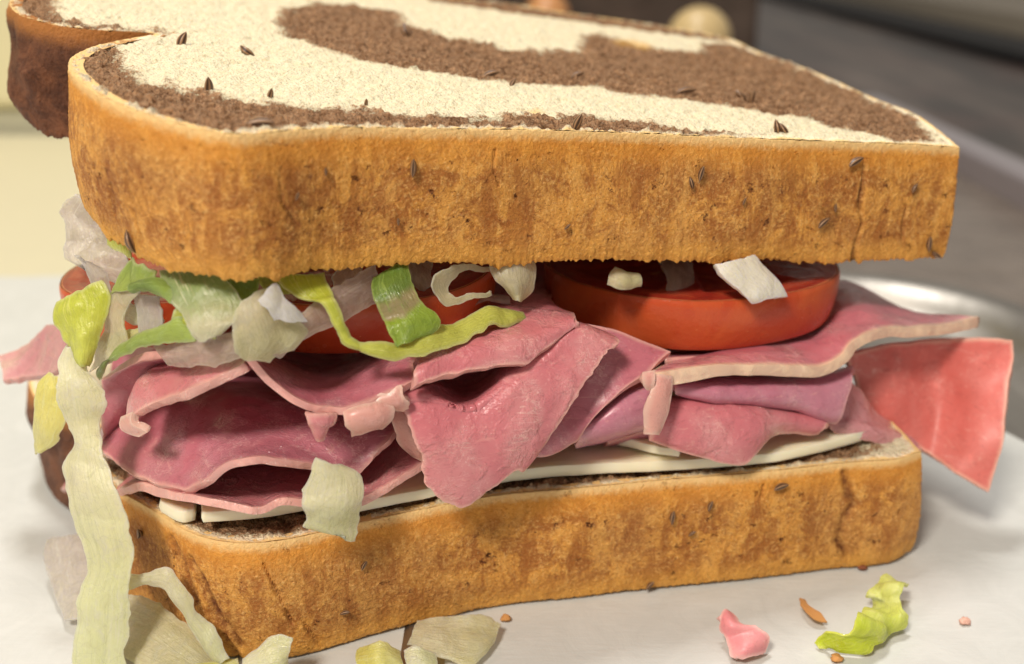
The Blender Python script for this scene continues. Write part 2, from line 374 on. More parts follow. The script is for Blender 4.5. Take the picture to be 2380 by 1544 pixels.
LEAF = {
 'pale': leaf_material('pale lettuce', (0.93, 0.90, 0.56), (0.86, 0.90, 0.50), vein=0.5, clear=0.18),
 'yellow': leaf_material('yellow lettuce', (0.84, 0.76, 0.20), (0.82, 0.78, 0.32), vein=0.3),
 'lime': leaf_material('lime lettuce', (0.60, 0.66, 0.07), (0.72, 0.76, 0.14), vein=0.5, rimc=(0.66, 0.70, 0.26)),
 'bright': leaf_material('bright lime lettuce', (0.74, 0.78, 0.24), (0.60, 0.72, 0.03), vein=0.3),
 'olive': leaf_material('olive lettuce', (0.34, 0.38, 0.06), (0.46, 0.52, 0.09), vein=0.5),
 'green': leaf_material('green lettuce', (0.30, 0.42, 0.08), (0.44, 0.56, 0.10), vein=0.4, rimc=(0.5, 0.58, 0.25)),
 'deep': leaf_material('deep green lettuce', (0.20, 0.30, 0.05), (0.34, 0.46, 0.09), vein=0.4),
 'sage': leaf_material('sage to cream lettuce', (0.30, 0.40, 0.15), (0.76, 0.70, 0.45), vein=0.3),
 'banded': leaf_material('banded green lettuce', (0.16, 0.26, 0.045), (0.32, 0.46, 0.05), mid=(0.42, 0.34, 0.17), vein=0.5),
 'cream': leaf_material('cream lettuce rib', (0.80, 0.71, 0.47), (0.80, 0.75, 0.44), vein=0.2, clear=0.35),
 'white': leaf_material('white lettuce rib', (0.88, 0.83, 0.70), (0.90, 0.86, 0.76), vein=0.1, transl=0.2),
 'blush': leaf_material('translucent pinkish rib', (0.66, 0.50, 0.42), (0.74, 0.60, 0.50), vein=0.15, transl=0.3, clear=0.45),
 'lilac': leaf_material('greyish white rib', (0.68, 0.60, 0.53), (0.76, 0.70, 0.60), vein=0.1, transl=0.3, clear=0.40),
}

# ------------------------------------------------------------------ sheet builder (ham, leaves, cheese)
SEED = [0]
def sheet(name, rows, th, mats, label, cat, group=None, res=0.035, ragged=0.02, rfreq=4.0, wr=0.02, wf=1.2, cup=0.0, parent=None, kink=0.0, maxn=150):
    SEED[0] += 1; sd = SEED[0]*17
    if isinstance(rows, list):
        R = []
        for r in rows:
            q = [P3(t) for t in r]
            if len(q) == 2 and True:
                a, b = q; ax = np.linspace(0, 1, 5)[:, None]
                q = list(a*(1-ax)+b*ax+np.array([0, -1, 0.4])*cup*(1-(2*ax-1)**2))
            R.append(q)
        C = np.array(R)
    else: C = rows
    L0 = np.linalg.norm(np.diff(C, axis=0), axis=-1).sum(0).max(); L1 = np.linalg.norm(np.diff(C, axis=1), axis=-1).sum(1).max()
    nr = int(min(maxn, max(8, L0/res))); nc = int(min(maxn, max(8, L1/res)))
    G = crom(C, nr); G = np.swapaxes(crom(np.swapaxes(G, 0, 1), nc), 0, 1)
    su = np.linspace(0, 1, nc)[None, :].repeat(nr, 0); sv = np.linspace(0, 1, nr)[:, None].repeat(nc, 1)
    # distance to the border, cm
    def cum(G, ax):
        d = np.linalg.norm(np.diff(G, axis=ax), axis=-1); z = np.zeros_like(np.take(d, [0], ax))
        c = np.concatenate([z, np.cumsum(d, ax)], ax); return c, np.take(c, [-1], ax)-c
    a0, a1 = cum(G, 0); b0, b1 = cum(G, 1)
    # ragged edges
    o0 = G[0]-G[1]; o1 = G[-1]-G[-2]; p0 = G[:, 0]-G[:, 1]; p1 = G[:, -1]-G[:, -2]
    un = lambda v: v/(np.linalg.norm(v, axis=-1, keepdims=True)+1e-9)
    dec = 0.10
    def rg(Q, k): return ragged*(fbm(Q, rfreq, sd+k, 3)+0.6*np.maximum(0, vnoise(Q, rfreq*2.3, sd+k+5)))[..., None]
    G = (G+un(o0)[None]*(rg(G[0], 1)[None])*np.exp(-a0/dec)[..., None]+un(o1)[None]*(rg(G[-1], 2)[None])*np.exp(-a1/dec)[..., None]
          + un(p0)[:, None]*(rg(G[:, 0], 3)[:, None])*np.exp(-b0/dec)[..., None]+un(p1)[:, None]*(rg(G[:, -1], 4)[:, None])*np.exp(-b1/dec)[..., None])
    N = normals(G)
    G = G+N*(wr*fbm(G, wf, sd+9, 3))[..., None]
    if kink: G = G+N*(kink*(np.abs(vnoise(G, 2.3, sd+13))-0.3))[..., None]
    N = normals(G)
    ed = np.minimum(np.minimum(a0, a1), np.minimum(b0, b1))
    tv = th*0.5*(1+0.25*vnoise(G, 1.5, sd+20))*np.clip(0.88+ed/(th*0.6+1e-6)*0.12, 0.88, 1)
    A = G+N*tv[..., None]; B = G-N*tv[..., None]
    n = nr*nc; idx = np.arange(n).reshape(nr, nc)
    fq = lambda I: np.stack([I[:-1, :-1], I[:-1, 1:], I[1:, 1:], I[1:, :-1]], -1).reshape(-1, 4)
    F = [fq(idx)[:, ::1], fq(idx+n)[:, ::-1]]
    # rim ring
    ring = np.concatenate([idx[0, :-1], idx[:-1, -1], idx[-1, :0:-1], idx[:0:-1, 0]])
    od = np.zeros((nr, nc, 3)); od[0] += un(o0); od[-1] += un(o1); od[:, 0] += un(p0); od[:, -1] += un(p1)
    od = un(od).reshape(-1, 3)[ring]
    K = len(ring); A_ = A.reshape(-1, 3)[ring]; B_ = B.reshape(-1, 3)[ring]; mid = (A_+B_)/2+od*th*0.10
    dA = 2*n+np.arange(K); mi = dA+K; dB = mi+K; rl = lambda q: np.roll(q, -1)
    F += [np.stack([dA, mi, rl(mi), rl(dA)], -1), np.stack([mi, dB, rl(dB), rl(mi)], -1)]
    V = np.concatenate([A.reshape(-1, 3), B.reshape(-1, 3), A_, mid, B_])
    e = np.concatenate([ed.ravel()+0.0, ed.ravel()+0.0, np.full(3*K, -0.04)])
    uvr = np.stack([su.ravel()[ring], sv.ravel()[ring]], -1)
    uv = np.concatenate([np.stack([su.ravel(), sv.ravel()], -1)]*2+[uvr]*3)
    o = mesh_obj(name, V, np.concatenate(F)[:, ::-1], mats, parent, {'edge': e}, uv=uv)
    if parent is None: setup(o, label, cat, group)
    elif label: o['label'] = label
    return o

# ------------------------------------------------------------------ setting
def box(name, x0, x1, y0, y1, z0, z1, mat, bevel=0.0, parent=None, **k):
    bm = bmesh.new(); bmesh.ops.create_cube(bm, size=1)
    for v in bm.verts: v.co = Vector(((x0+x1)/2+v.co.x*(x1-x0), (y0+y1)/2+v.co.y*(y1-y0), (z0+z1)/2+v.co.z*(z1-z0)))*S
    if bevel: bmesh.ops.bevel(bm, geom=bm.edges[:], offset=bevel*S, segments=3, affect='EDGES', profile=0.5)
    V = np.array([v.co[:] for v in bm.verts])/S; F = [[v.index for v in f.verts] for f in bm.faces]; bm.free()
    o = mesh_obj(name, V, F, mat, parent, smooth=False)
    return setup(o, **k)
M_counter = simple('grey brown counter', (0.26, 0.215, 0.18), 0.25, 0.4, 0.25, 0.5, 0.5)
def streaky():
    t = NT('streaky dark brown laminate'); n = t.noise(0.35, 4, 0.6, 0.4, stretch=(1.0, 0.10, 1)); n2 = t.noise(0.12, 2, 0.5)
    c = t.mix(t.ramp(n, 0.36, 0.66), (0.035, 0.026, 0.022), (0.19, 0.140, 0.115)); c = t.mix(t.ramp(n2, 0.45, 0.6, 0, 0.6), c, (0.10, 0.055, 0.045))
    return t.done(t.princ(Base_Color=c, Roughness=0.35, Metallic=0.2).outputs[0])
M_streak = streaky()
M_brown = simple('dark brown laminate', (0.075, 0.052, 0.040), 0.30, 0.0, 0.2, 0.4, 0.7)
M_black = simple('black rubber', (0.006, 0.006, 0.007), 0.6)
M_beige = simple('beige tile', (0.34, 0.29, 0.22), 0.5, var=0.1)
M_cream = simple('cream enamel', (0.74, 0.68, 0.43), 0.35, var=0.04)
M_board = simple('cream cutting board', (0.62, 0.57, 0.40), 0.45, var=0.03)
M_creamd = simple('grey green enamel', (0.56, 0.54, 0.40), 0.4)
M_lav = simple('grey metal edging', (0.42, 0.38, 0.40), 0.3, 0.5)
box('counter', -60, 18.3, -20, 60, -3.0, -1.3, M_counter, kind='structure')
box('floor', 19.9, 150, -20, 260, -4.0, -2.6, M_streak, kind='structure')
box('counter_edging', 18.35, 19.8, -20, 60, -2.4, -0.2, M_lav, 0.3, label='narrow grey metal strip running along the counter edge behind the sandwich', cat='edging')
box('rubber_strip', 43, 49, -20, 260, -2.55, -1.4, M_black, 0.3, label='long black strip at the upper right corner of the photo', cat='strip')
box('wall', 49.5, 150, -20, 260, -2.55, 0.5, M_beige, kind='structure')
box('dark_panel', -12, 13.5, 62, 66, -2.5, 30, M_brown, 0.5, label='dark brown panel standing upright behind the sandwich', cat='panel')
def rbox_parts():
    t = thing('cream_cabinet', (-30, 47, 0), 'pale cream cabinet front blurred at the left behind the sandwich', 'cabinet')
    box('door', -70, -9, 47, 60, 0.9, 30, M_cream, 0.5, parent=t)
    box('plinth', -70, -9, 47.6, 60, -1.0, 0.88, M_creamd, 0.1, parent=t)
rbox_parts()
box('cutting_board', -60, -1.4, -12, 46.8, -1.2, -0.08, M_board, 0.2, label='large cream cutting board under the far left edge of the paper', cat='cutting board')

def lathe(prof, n=48, c=(0, 0, 0)):
    V = []; F = []
    for r, z in prof:
        for k in range(n):
            a = 2*math.pi*k/n; V.append((c[0]+r*math.cos(a), c[1]+r*math.sin(a), c[2]+z))
    for i in range(len(prof)-1):
        for k in range(n): F.append((i*n+k, i*n+(k+1) % n, (i+1)*n+(k+1) % n, (i+1)*n+k))
    return np.array(V), F
def knob(px, py, Y, r, col, ring, label):
    c = W(px, py, Y)
    t = thing('pepper_mill', (c[0], c[1], -1), label, 'pepper mill')
    base = -1-c[2]
    V, F = lathe([(0.001, base), (r*1.0, base), (r*0.9, base*0.5), (r*0.55, -r*1.3), (r*0.6, -r*0.9)], 40, c)
    mesh_obj('body', V, F, simple('turned wood '+label[:6], col, 0.4), t)
    V, F = lathe([(r*math.cos(a), r*math.sin(a)) for a in np.linspace(-1.1, 1.57, 18)], 40, c)
    mesh_obj('knob', V, F, simple('knob wood '+label[:6], ring, 0.35), t)
knob(1625, 92, 46, 1.30, (0.42, 0.27, 0.12), (0.58, 0.43, 0.21), 'round topped tan wooden mill blurred behind the right of the top slice')
knob(1272, 38, 50, 1.00, (0.45, 0.20, 0.07), (0.55, 0.26, 0.10), 'small orange brown wooden knob peeping over the top slice near the top edge')

# steel tray with a rounded raised lip
def tray():
    t = thing('steel_tray', (0, 10, -0.9), 'stainless steel tray with a rounded lip under the paper at right', 'tray')
    cx0, cx1, cy0, cy1, R = -1.0, 11.6, -10, 26.2, 4.0
    def loop(off, n=16):
        pts = []
        for (x, y, a0) in ((cx1-R, cy1-R, 0), (cx0+R, cy1-R, 90), (cx0+R, cy0+R, 180), (cx1-R, cy0+R, 270)):
            for k in range(n+1):
                a = math.radians(a0+90*k/n); pts.append((x+(R+off)*math.cos(a), y+(R+off)*math.sin(a)))
        return pts
    prof = [(-3.9, -0.62), (-1.3, -0.60), (-0.9, -0.52), (-0.6, -0.15), (-0.35, 0.15), (-0.1, 0.22), (0.25, 0.22), (0.5, 0.10), (0.62, -0.2), (0.6, -0.7)]
    V = []; F = []; n = None
    for off, z in prof:
        L = loop(off); n = len(L); V += [(x, y, z-0.20) for x, y in L]
    for i in range(len(prof)-1):
        for k in range(n): F.append((i*n+k, i*n+(k+1) % n, (i+1)*n+(k+1) % n, (i+1)*n+k))
    mesh_obj('lip', V, F, M_steel, t)
    L = loop(-3.9); mesh_obj('floor', [(x, y, -0.82) for x, y in L], [tuple(range(len(L)))], M_steel, t, smooth=False)
tray()

# deli paper
def paper():
    poly = [(-42, -4), (14, -4), (13.2, 2), (10.9, 10.5), (8.45, 17), (4.2, 25.5), (-3, 27.0), (-12, 26.0), (-24, 27.5), (-42, 26.5)]
    xs = np.arange(-42, 14.3, 0.35); ys = np.arange(-4, 28, 0.35)
    def inside(x, y):
        c = False; j = len(poly)-1
        for i in range(len(poly)):
            if (poly[i][1] > y) != (poly[j][1] > y) and x < (poly[j][0]-poly[i][0])*(y-poly[i][1])/(poly[j][1]-poly[i][1])+poly[i][0]: c = not c
            j = i
        return c
    pts = [Vector((x, y)) for x in xs for y in ys if inside(x, y)]
    nb = len(pts); bp = []
    for i in range(len(poly)):
        a, b = np.array(poly[i], float), np.array(poly[(i+1) % len(poly)], float); m = max(1, int(np.linalg.norm(b-a)/0.35))
        for k in range(m): bp.append(a+(b-a)*k/m)
    pts += [Vector(p) for p in bp]; K = len(bp)
    r = delaunay_2d_cdt(pts, [], [list(range(nb, nb+K))], 1, 1e-5)
    P = np.array([[v[0], v[1], 0] for v in r[0]])
    away = np.clip((np.hypot(P[:, 0]-0.5, (P[:, 1]-14))-7.5)/4, 0, 1)
    P[:, 2] = -0.012+(0.022*fbm(P, 0.35, 3, 2)+0.016*fbm(P, 0.9, 8, 2)-0.01)*away
    mesh_obj_ = mesh_obj('deli_paper', P, r[2], M_paper)
    setup(mesh_obj_, 'white waxed deli paper spread under the sandwich', 'paper')
paper()

# ------------------------------------------------------------------ bread
def poly_sd(P, poly):                       # signed distance, positive inside
    P = np.asarray(P)[:, :2]; Q = np.asarray(poly)[:, :2]; d = np.full(len(P), 1e9); ins = np.zeros(len(P), bool)
    for i in range(len(Q)):
        a = Q[i]; b = Q[(i+1) % len(Q)]; ab = b-a; t = np.clip(((P-a)@ab)/(ab@ab+1e-12), 0, 1)
        d = np.minimum(d, np.linalg.norm(P-a-t[:, None]*ab, axis=1))
        c = (a[1] > P[:, 1]) != (b[1] > P[:, 1])
        x = (b[0]-a[0])*(P[:, 1]-a[1])/((b[1]-a[1]) if abs(b[1]-a[1]) > 1e-12 else 1e-12)+a[0]
        ins ^= c & (P[:, 0] < x)
    return np.where(ins, d, -d)
def px_dist(P, poly):
    x, y, _ = proj(P); q = np.stack([x, y], -1); d = np.full(len(q), 1e9); tt = np.zeros(len(q))
    for i in range(len(poly)-1):
        a = np.array(poly[i][:2], float); b = np.array(poly[i+1][:2], float); ab = b-a
        t = np.clip(((q-a)@ab)/(ab@ab+1e-9), 0, 1); dd = np.linalg.norm(q-a-t[:, None]*ab, axis=1)
        d = np.minimum(d, dd)
    return d
def triangulate(loop, spacing, jitter=0.25):
    L = np.asarray(loop)[:, :2]; lo = L.min(0); hi = L.max(0)
    gx, gy = np.meshgrid(np.arange(lo[0], hi[0], spacing), np.arange(lo[1], hi[1], spacing)); g = np.stack([gx.ravel(), gy.ravel()], -1)
    rs = np.random.RandomState(4); g = g+rs.uniform(-jitter, jitter, g.shape)*spacing
    g = g[poly_sd(g, L) > spacing*0.55]
    pts = [Vector(p) for p in L]+[Vector(p) for p in g]
    r = delaunay_2d_cdt(pts, [], [list(range(len(L)))], 1, 1e-6)
    return np.array([[v[0], v[1]] for v in r[0]]), [list(f) for f in r[2]]

def bread(stations, zfun, label, cracks, blots, swirls, yellows, crumb_sp, dark_rng, sharp, under_sp=0.3, crust_rows=95, rag=0.042, two=True, bulge=0.05, soft_cm=0.22):
    """stations: list of (topxyz, botxyz, fine) closed loop"""
    T = np.array([s[0] for s in stations]); B = np.array([s[1] for s in stations]); n = len(T)
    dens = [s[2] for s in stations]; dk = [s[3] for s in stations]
    Tn = []; Bn = []; D = []; 
    def cr(Q, i, t, sharpset):
        p1 = Q[i]; p2 = Q[(i+1) % n]
        p0 = Q[i-1] if i not in sharpset else 2*p1-p2
        p3 = Q[(i+2) % n] if ((i+1) % n) not in sharpset else 2*p2-p1
        # centripetal-ish: limit tangents
        l = np.linalg.norm(p2-p1); a = p2-p0; b = p3-p1
        a = a/(np.linalg.norm(a)+1e-9)*min(l, np.linalg.norm(a)/2); b = b/(np.linalg.norm(b)+1e-9)*min(l, np.linalg.norm(b)/2)
        t = t[:, None]; h = t*t*(3-2*t)
        return p1*(1-h)+p2*h+a*(t**3-2*t*t+t)+b*(t**3-t*t)
    for i in range(n):
        l = np.linalg.norm(T[(i+1) % n]-T[i]); m = max(2, int(l/dens[i])); t = np.arange(m)/m
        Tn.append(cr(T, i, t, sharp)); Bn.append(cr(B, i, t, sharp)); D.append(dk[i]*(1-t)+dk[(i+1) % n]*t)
    Tn = np.concatenate(Tn); Bn = np.concatenate(Bn); D = np.concatenate(D); K = len(Tn)
    # soften the plan outline except beside the one crisp corner
    def soft(Q):
        seg = np.linalg.norm(np.roll(Q, -1, 0)-Q, axis=1); cum = np.concatenate([[0], np.cumsum(seg)[:-1]]); tot = seg.sum()
        away = np.clip(np.minimum(cum, tot-cum)/0.7, 0, 1)[:, None]; Z = Q.copy()
        st = np.linspace(0, tot, 1600, endpoint=False); q = np.stack([np.interp(st, np.append(cum, tot), np.append(Q[:, k], Q[0, k])) for k in range(3)], -1)
        sg = soft_cm/(tot/1600); kk = np.arange(-int(3*sg), int(3*sg)+1); wk = np.exp(-kk**2/(2*sg*sg)); wk /= wk.sum()
        f = sum(w_*np.roll(q, -int(k_), 0) for k_, w_ in zip(kk, wk)); Z = np.stack([np.interp(cum, np.append(st, tot), np.append(f[:, k], f[0, k])) for k in range(3)], -1)
        return Q*(1-away)+Z*away
    Tn = soft(Tn); Bn = soft(Bn)
    # outward direction
    tan = np.roll(Tn, -3, 0)-np.roll(Tn, 3, 0); out = np.stack([tan[:, 1], -tan[:, 0], np.zeros(K)], -1)
    cen = Tn.mean(0); area2 = np.sum(Tn[:, 0]*np.roll(Tn[:, 1], -1)-np.roll(Tn[:, 0], -1)*Tn[:, 1])
    out *= (1 if area2 > 0 else -1); out /= np.linalg.norm(out, axis=1, keepdims=True)+1e-9
    Bn = Bn.copy(); Bn[:, 2] -= rag*(0.8*fbm(Bn, 1.3, 5, 2)+2.4*np.maximum(0, vnoise(Bn, 5.5, 9)-0.35)+1.6*np.maximum(0, vnoise(Bn, 14.0, 19)-0.2)+0.55*vnoise(Bn, 22.0, 2)+0.5*vnoise(Bn, 36.0, 6))
    rows = []; tt = []
    for q in (0.16, 0.10, 0.05): rows.append(Tn-out*q+np.array([0, 0, -0.012])); tt.append(0.0)
    R = crust_rows
    for k in range(R+1):
        t = k/R; edge = 0.004*math.exp(-t*30)+0.03*math.exp(-(1-t)*30)
        Q_ = Tn*(1-t)+Bn*t; rows.append(Q_+out*((bulge+0.05*fbm(Q_, 0.7, 31, 2)+D*0.16*fbm(Q_, 1.5, 41, 2))*4*t*(1-t)-edge)[:, None]); tt.append(t)
    for q in (0.05, 0.12, 0.22): rows.append(Bn-out*q+np.array([0, 0, 0.01])); tt.append(1.0)
    G = np.array(rows); nr = len(rows)
    H = np.linalg.norm(Tn-Bn, axis=1)
    V = G.reshape(-1, 3); tv = np.repeat(np.array(tt)[:, None], K, 1)
    crack = np.zeros(len(V)); x, y, _ = proj(V)
    for pl, wd, st in cracks:
        lo = np.array(pl)[:, :2].min(0)-wd*3; hi = np.array(pl)[:, :2].max(0)+wd*3
        m = (x > lo[0]) & (x < hi[0]) & (y > lo[1]) & (y < hi[1]) & (V[:, 1] < 14.5)
        jit = 1+0.5*vnoise(V[m], 6, 3); dd = px_dist(V[m], pl)+4.5*vnoise(V[m], 5, 77)
        crack[m] = np.maximum(crack[m], st*np.clip(1-np.abs(dd)/(wd*jit), 0, 1)**1.3)
    blot = np.zeros(len(V))
    for bx, by, rx, ry, st in blots:
        q = np.hypot((x-bx)/rx, (y-by)/ry)+0.35*vnoise(V, 3.0, 12); blot = np.maximum(blot, st*np.clip(1.25-q, 0, 1)*(V[:, 1] < 14.5))
    idx = np.arange(nr*K).reshape(nr, K); i2 = np.roll(idx, -1, 1)
    F = np.stack([idx[:-1], i2[:-1], i2[1:], idx[1:]], -1).reshape(-1, 4)
    if area2 > 0: F = F[:, ::-1]
    base = Vector((float(cen[0]), float(cen[1]), float(Bn[:, 2].min())))
    t = thing('bread_slice', base, label, 'bread')
    o = mesh_obj('crust', V, F, M_crust, t, {'top': (tv*H[None]).ravel(), 'bot': ((1-tv)*H[None]).ravel(), 'dark': np.repeat(D[None], nr, 0).ravel(), 'crack': crack, 'blot': blot})
    # crumb, upper face
    P2, F2 = triangulate((Tn-out*0.012)[::2], crumb_sp)
    Z = zfun(P2)+0.004; Pc = np.column_stack([P2, Z])
    sdv = np.full(len(Pc), -5.0)
    for pg in swirls: sdv = np.maximum(sdv, poly_sd(Pc, pg))
    yv = np.zeros(len(Pc))
    for pg in yellows: yv = np.maximum(yv, np.clip(0.5+poly_sd(Pc, pg)/0.12, 0, 1))
    co_ = mesh_obj('crumb', Pc, F2, M_crumb, t, {'swirl': np.clip(sdv, -2, 2), 'rim': poly_sd(Pc, Tn[::2]), 'yellow': yv})
    sub = co_.modifiers.new('finer', 'SUBSURF'); sub.subdivision_type = 'SIMPLE'; sub.levels = sub.render_levels = 1
    # crumb, lower face
    lp = (Bn-out*0.18)[::6]; P2, F2 = triangulate(lp, under_sp)
    dd = ((P2[:, None]-lp[None, :, :2])**2).sum(-1); wgt = 1/(dd+0.02); Z = (wgt*lp[None, :, 2]).sum(1)/wgt.sum(1)
    Pc = np.column_stack([P2, Z+0.02])
    mesh_obj('crumb_underside', Pc, [f[::-1] for f in F2], M_crumb, t, {'swirl': np.clip(0.5*fbm(Pc, 0.5, 3, 1), -2, 2), 'rim': np.full(len(Pc), 1.0), 'yellow': np.zeros(len(Pc))})
    return t, V

FINE, MED, CO = 0.016, 0.04, 0.09
nrm = np.array([-TB, -TC, 1.0]); nrm /= np.linalg.norm(nrm)
def st_top(tp, bt=None, dens=CO, dark=0.0, th=1.5):
    T = Wt(*tp)
    if bt is None: B = T-nrm*th
    else: B = W(bt[0], bt[1], T[1]+0.05)
    return (T, B, dens, dark)
top_st = [
 st_top((2232, 343), (2195, 605), FINE), st_top((2100, 335), (2085, 606), FINE), st_top((1900, 328), (1905, 610), FINE), st_top((1655, 318), (1655, 610), FINE),
 st_top((1441, 308), (1441, 606), FINE), st_top((1190, 301), (1190, 612), FINE), st_top((1000, 299), (990, 612), FINE), st_top((800, 296), (800, 626), FINE),
 st_top((650, 305), (675, 646), FINE), st_top((575, 316), (590, 656), FINE), st_top((500, 309), (525, 650), FINE), st_top((400, 284), (425, 640), FINE),
 st_top((300, 254), (350, 618), FINE), st_top((225, 219), (295, 582), FINE), st_top((178, 184), (238, 540), FINE), st_top((152, 150), (200, 498), FINE),
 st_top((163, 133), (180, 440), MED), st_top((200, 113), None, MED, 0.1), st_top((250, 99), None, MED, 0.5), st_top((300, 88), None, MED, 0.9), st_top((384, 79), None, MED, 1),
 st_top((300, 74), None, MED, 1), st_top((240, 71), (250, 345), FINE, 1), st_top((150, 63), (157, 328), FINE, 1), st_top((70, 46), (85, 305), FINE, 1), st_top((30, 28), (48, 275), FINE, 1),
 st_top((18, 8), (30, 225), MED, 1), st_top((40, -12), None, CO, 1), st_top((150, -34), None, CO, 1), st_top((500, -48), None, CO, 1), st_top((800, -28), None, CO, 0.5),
 st_top((1000, -10), None, CO, 0), st_top((1191, 9), None), st_top((1326, 31), None), st_top((1440, 46), None), st_top((1550, 63), None),
 st_top((1690, 88), None, MED), st_top((1765, 122), None, MED), st_top((1890, 166), None, MED), st_top((2040, 233), None, MED), st_top((2115, 259), None, MED), st_top((2160, 286), None, MED)]
def PT(l): return np.array([Wt(*p) for p in l])
B1 = PT([(640, 48), (660, 25), (740, 5), (850, 14), (925, 30), (942, 60), (1000, 76), (1100, 98), (1190, 116), (1340, 122), (1362, 76), (1410, 86), (1515, 113), (1620, 122), (1640, 104), (1700, 100), (1765, 125), (1890, 170), (2040, 238), (2120, 268), (2175, 330), (2090, 331), (2060, 322), (2010, 308), (1940, 299), (1880, 275), (1780, 264), (1680, 245), (1540, 226), (1450, 220), (1390, 202), (1290, 200), (1190, 192), (1121, 185), (951, 160), (851, 144), (751, 112), (700, 96), (656, 84)])
B2 = PT([(384, 77), (300, 86), (270, 105), (273, 120), (300, 163), (340, 193), (390, 190), (450, 208), (526, 225), (626, 240), (751, 250), (901, 264), (1026, 270), (1190, 267), (1290, 270), (1366, 266), (1416, 273), (1540, 294), (1665, 306), (1800, 322), (1800, 345), (1190, 320), (650, 325), (575, 335), (400, 305), (225, 240), (150, 170), (130, 140), (200, 100), (300, 80)])
B3 = PT([(1000, -18), (1191, 2), (1326, 24), (1550, 56), (1700, 80), (1700, 100), (1640, 92), (1500, 74), (1350, 52), (1191, 32), (1100, 18), (1000, 4)])
B4 = PT([(0, -20), (120, -20), (130, 38), (200, 52), (300, 66), (384, 72), (384, 80), (300, 80), (150, 70), (0, 40)])
Yl = [PT([(1420, 93), (1470, 92), (1515, 106), (1510, 118), (1440, 108)]), PT([(1215, 255), (1250, 252), (1262, 262), (1225, 264)])]
top_cracks = [([(2010, 370), (2008, 430), (2000, 470), (2006, 520), (1992, 560), (1985, 605)], 9, 1.0), ([(2095, 450), (2110, 480), (2100, 520), (2098, 560)], 6, 0.6),
 ([(1150, 350), (1148, 395), (1160, 430)], 4, 0.45), ([(1880, 530), (1930, 560), (1960, 575)], 5, 0.6), ([(1900, 470), (1940, 520), (1945, 545)], 6, 0.7), ([(650, 400), (655, 470), (690, 520)], 5, 0.4),
 ([(620, 330), (700, 345)], 4, 0.25), ([(255, 430), (262, 500)], 6, 0.5), ([(290, 400), (310, 500), (330, 560)], 7, 0.45)]
top_blots = [(700, 470, 80, 110, 0.55), (300, 420, 90, 120, 0.55), (1920, 510, 40, 45, 0.9), (2130, 440, 16, 14, 1.0), (860, 520, 60, 80, 0.4), (1230, 420, 120, 60, 0.35), (1640, 410, 26, 26, 0.7), (1500, 460, 150, 60, 0.25), (1800, 430, 120, 70, 0.4), (1080, 470, 60, 60, 0.3), (970, 400, 16, 40, 0.5)]
top_z = lambda P: TA+TB*P[:, 0]+TC*P[:, 1]+0.0
top_t, top_V = bread(top_st, top_z, 'upper marbled rye slice lying tilted on top of the lettuce and tomato', top_cracks, top_blots, [B1, B2, B3, B4], Yl, 0.065, None, {0})

ZB = 1.6
def st_bot(tp, dens=FINE, dark=0.0, dz=0.0, out=(0, 0)):
    T = Wz(tp[0], tp[1], ZB+dz); B = T.copy(); B[2] = 0.03; B[0] += out[0]; B[1] += out[1]; return (T, B, dens, dark)
bot_st = [
 st_bot((2142, 1050), out=(0.1, 0.1)), st_bot((2085, 1070), out=(0.05, 0)), st_bot((1986, 1074)), st_bot((1838, 1091)), st_bot((1707, 1104)), st_bot((1513, 1119)), st_bot((1310, 1139)), st_bot((1161, 1150)),
 st_bot((1040, 1173)), st_bot((870, 1207)), st_bot((760, 1234)), st_bot((660, 1257)), st_bot((560, 1266)), st_bot((470, 1252)), st_bot((400, 1218)), st_bot((345, 1180)), st_bot((290, 1150), FINE, 0.0), st_bot((235, 1112), MED, 0.3),
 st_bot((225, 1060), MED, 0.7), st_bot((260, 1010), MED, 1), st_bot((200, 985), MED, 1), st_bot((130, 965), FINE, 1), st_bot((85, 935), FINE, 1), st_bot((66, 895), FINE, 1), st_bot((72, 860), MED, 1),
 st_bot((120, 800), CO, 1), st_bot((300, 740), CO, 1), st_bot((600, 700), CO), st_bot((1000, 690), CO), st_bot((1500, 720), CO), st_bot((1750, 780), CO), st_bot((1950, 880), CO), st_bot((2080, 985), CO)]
bot_cracks = [([(1962, 1100), (1972, 1150), (1985, 1170), (1962, 1210), (1950, 1260), (1966, 1295)], 16, 1.0), ([(440, 1300), (470, 1350), (500, 1420), (560, 1500)], 17, 1.0), ([(610, 1310), (650, 1390), (680, 1450)], 7, 0.85),
 ([(395, 1250), (430, 1320), (452, 1400)], 12, 0.8), ([(520, 1480), (560, 1540)], 12, 0.9), ([(700, 1440), (745, 1505)], 7, 0.6), ([(1775, 1130), (1770, 1160)], 5, 0.7)]
bot_blots = [(340, 1260, 60, 120, 0.75), (1080, 1200, 90, 70, 0.55), (820, 1400, 110, 110, 0.45), (1815, 1135, 22, 16, 1.0), (1000, 1290, 60, 80, 0.4), (1660, 1190, 30, 24, 0.5), (1390, 1245, 26, 20, 0.6), (540, 1420, 60, 110, 0.45), (1900, 1230, 60, 60, 0.35), (1480, 1240, 140, 70, 0.3)]
bot_swirl = [np.array([Wz(a, b, ZB) for a, b in [(240, 1090), (300, 1140), (360, 1178), (430, 1218), (500, 1246), (620, 1250), (720, 1236), (840, 1204), (1161, 1146), (1310, 1134), (1700, 1098), (1990, 1068), (2040, 1040), (1900, 1000), (1400, 1010), (700, 1100), (300, 1060)]])]
bot_t, bot_V = bread(bot_st, lambda P: np.full(len(P), ZB), 'lower marbled rye slice resting on the white paper', bot_cracks, bot_blots, bot_swirl, [], 0.09, None, {0}, rag=0.012)

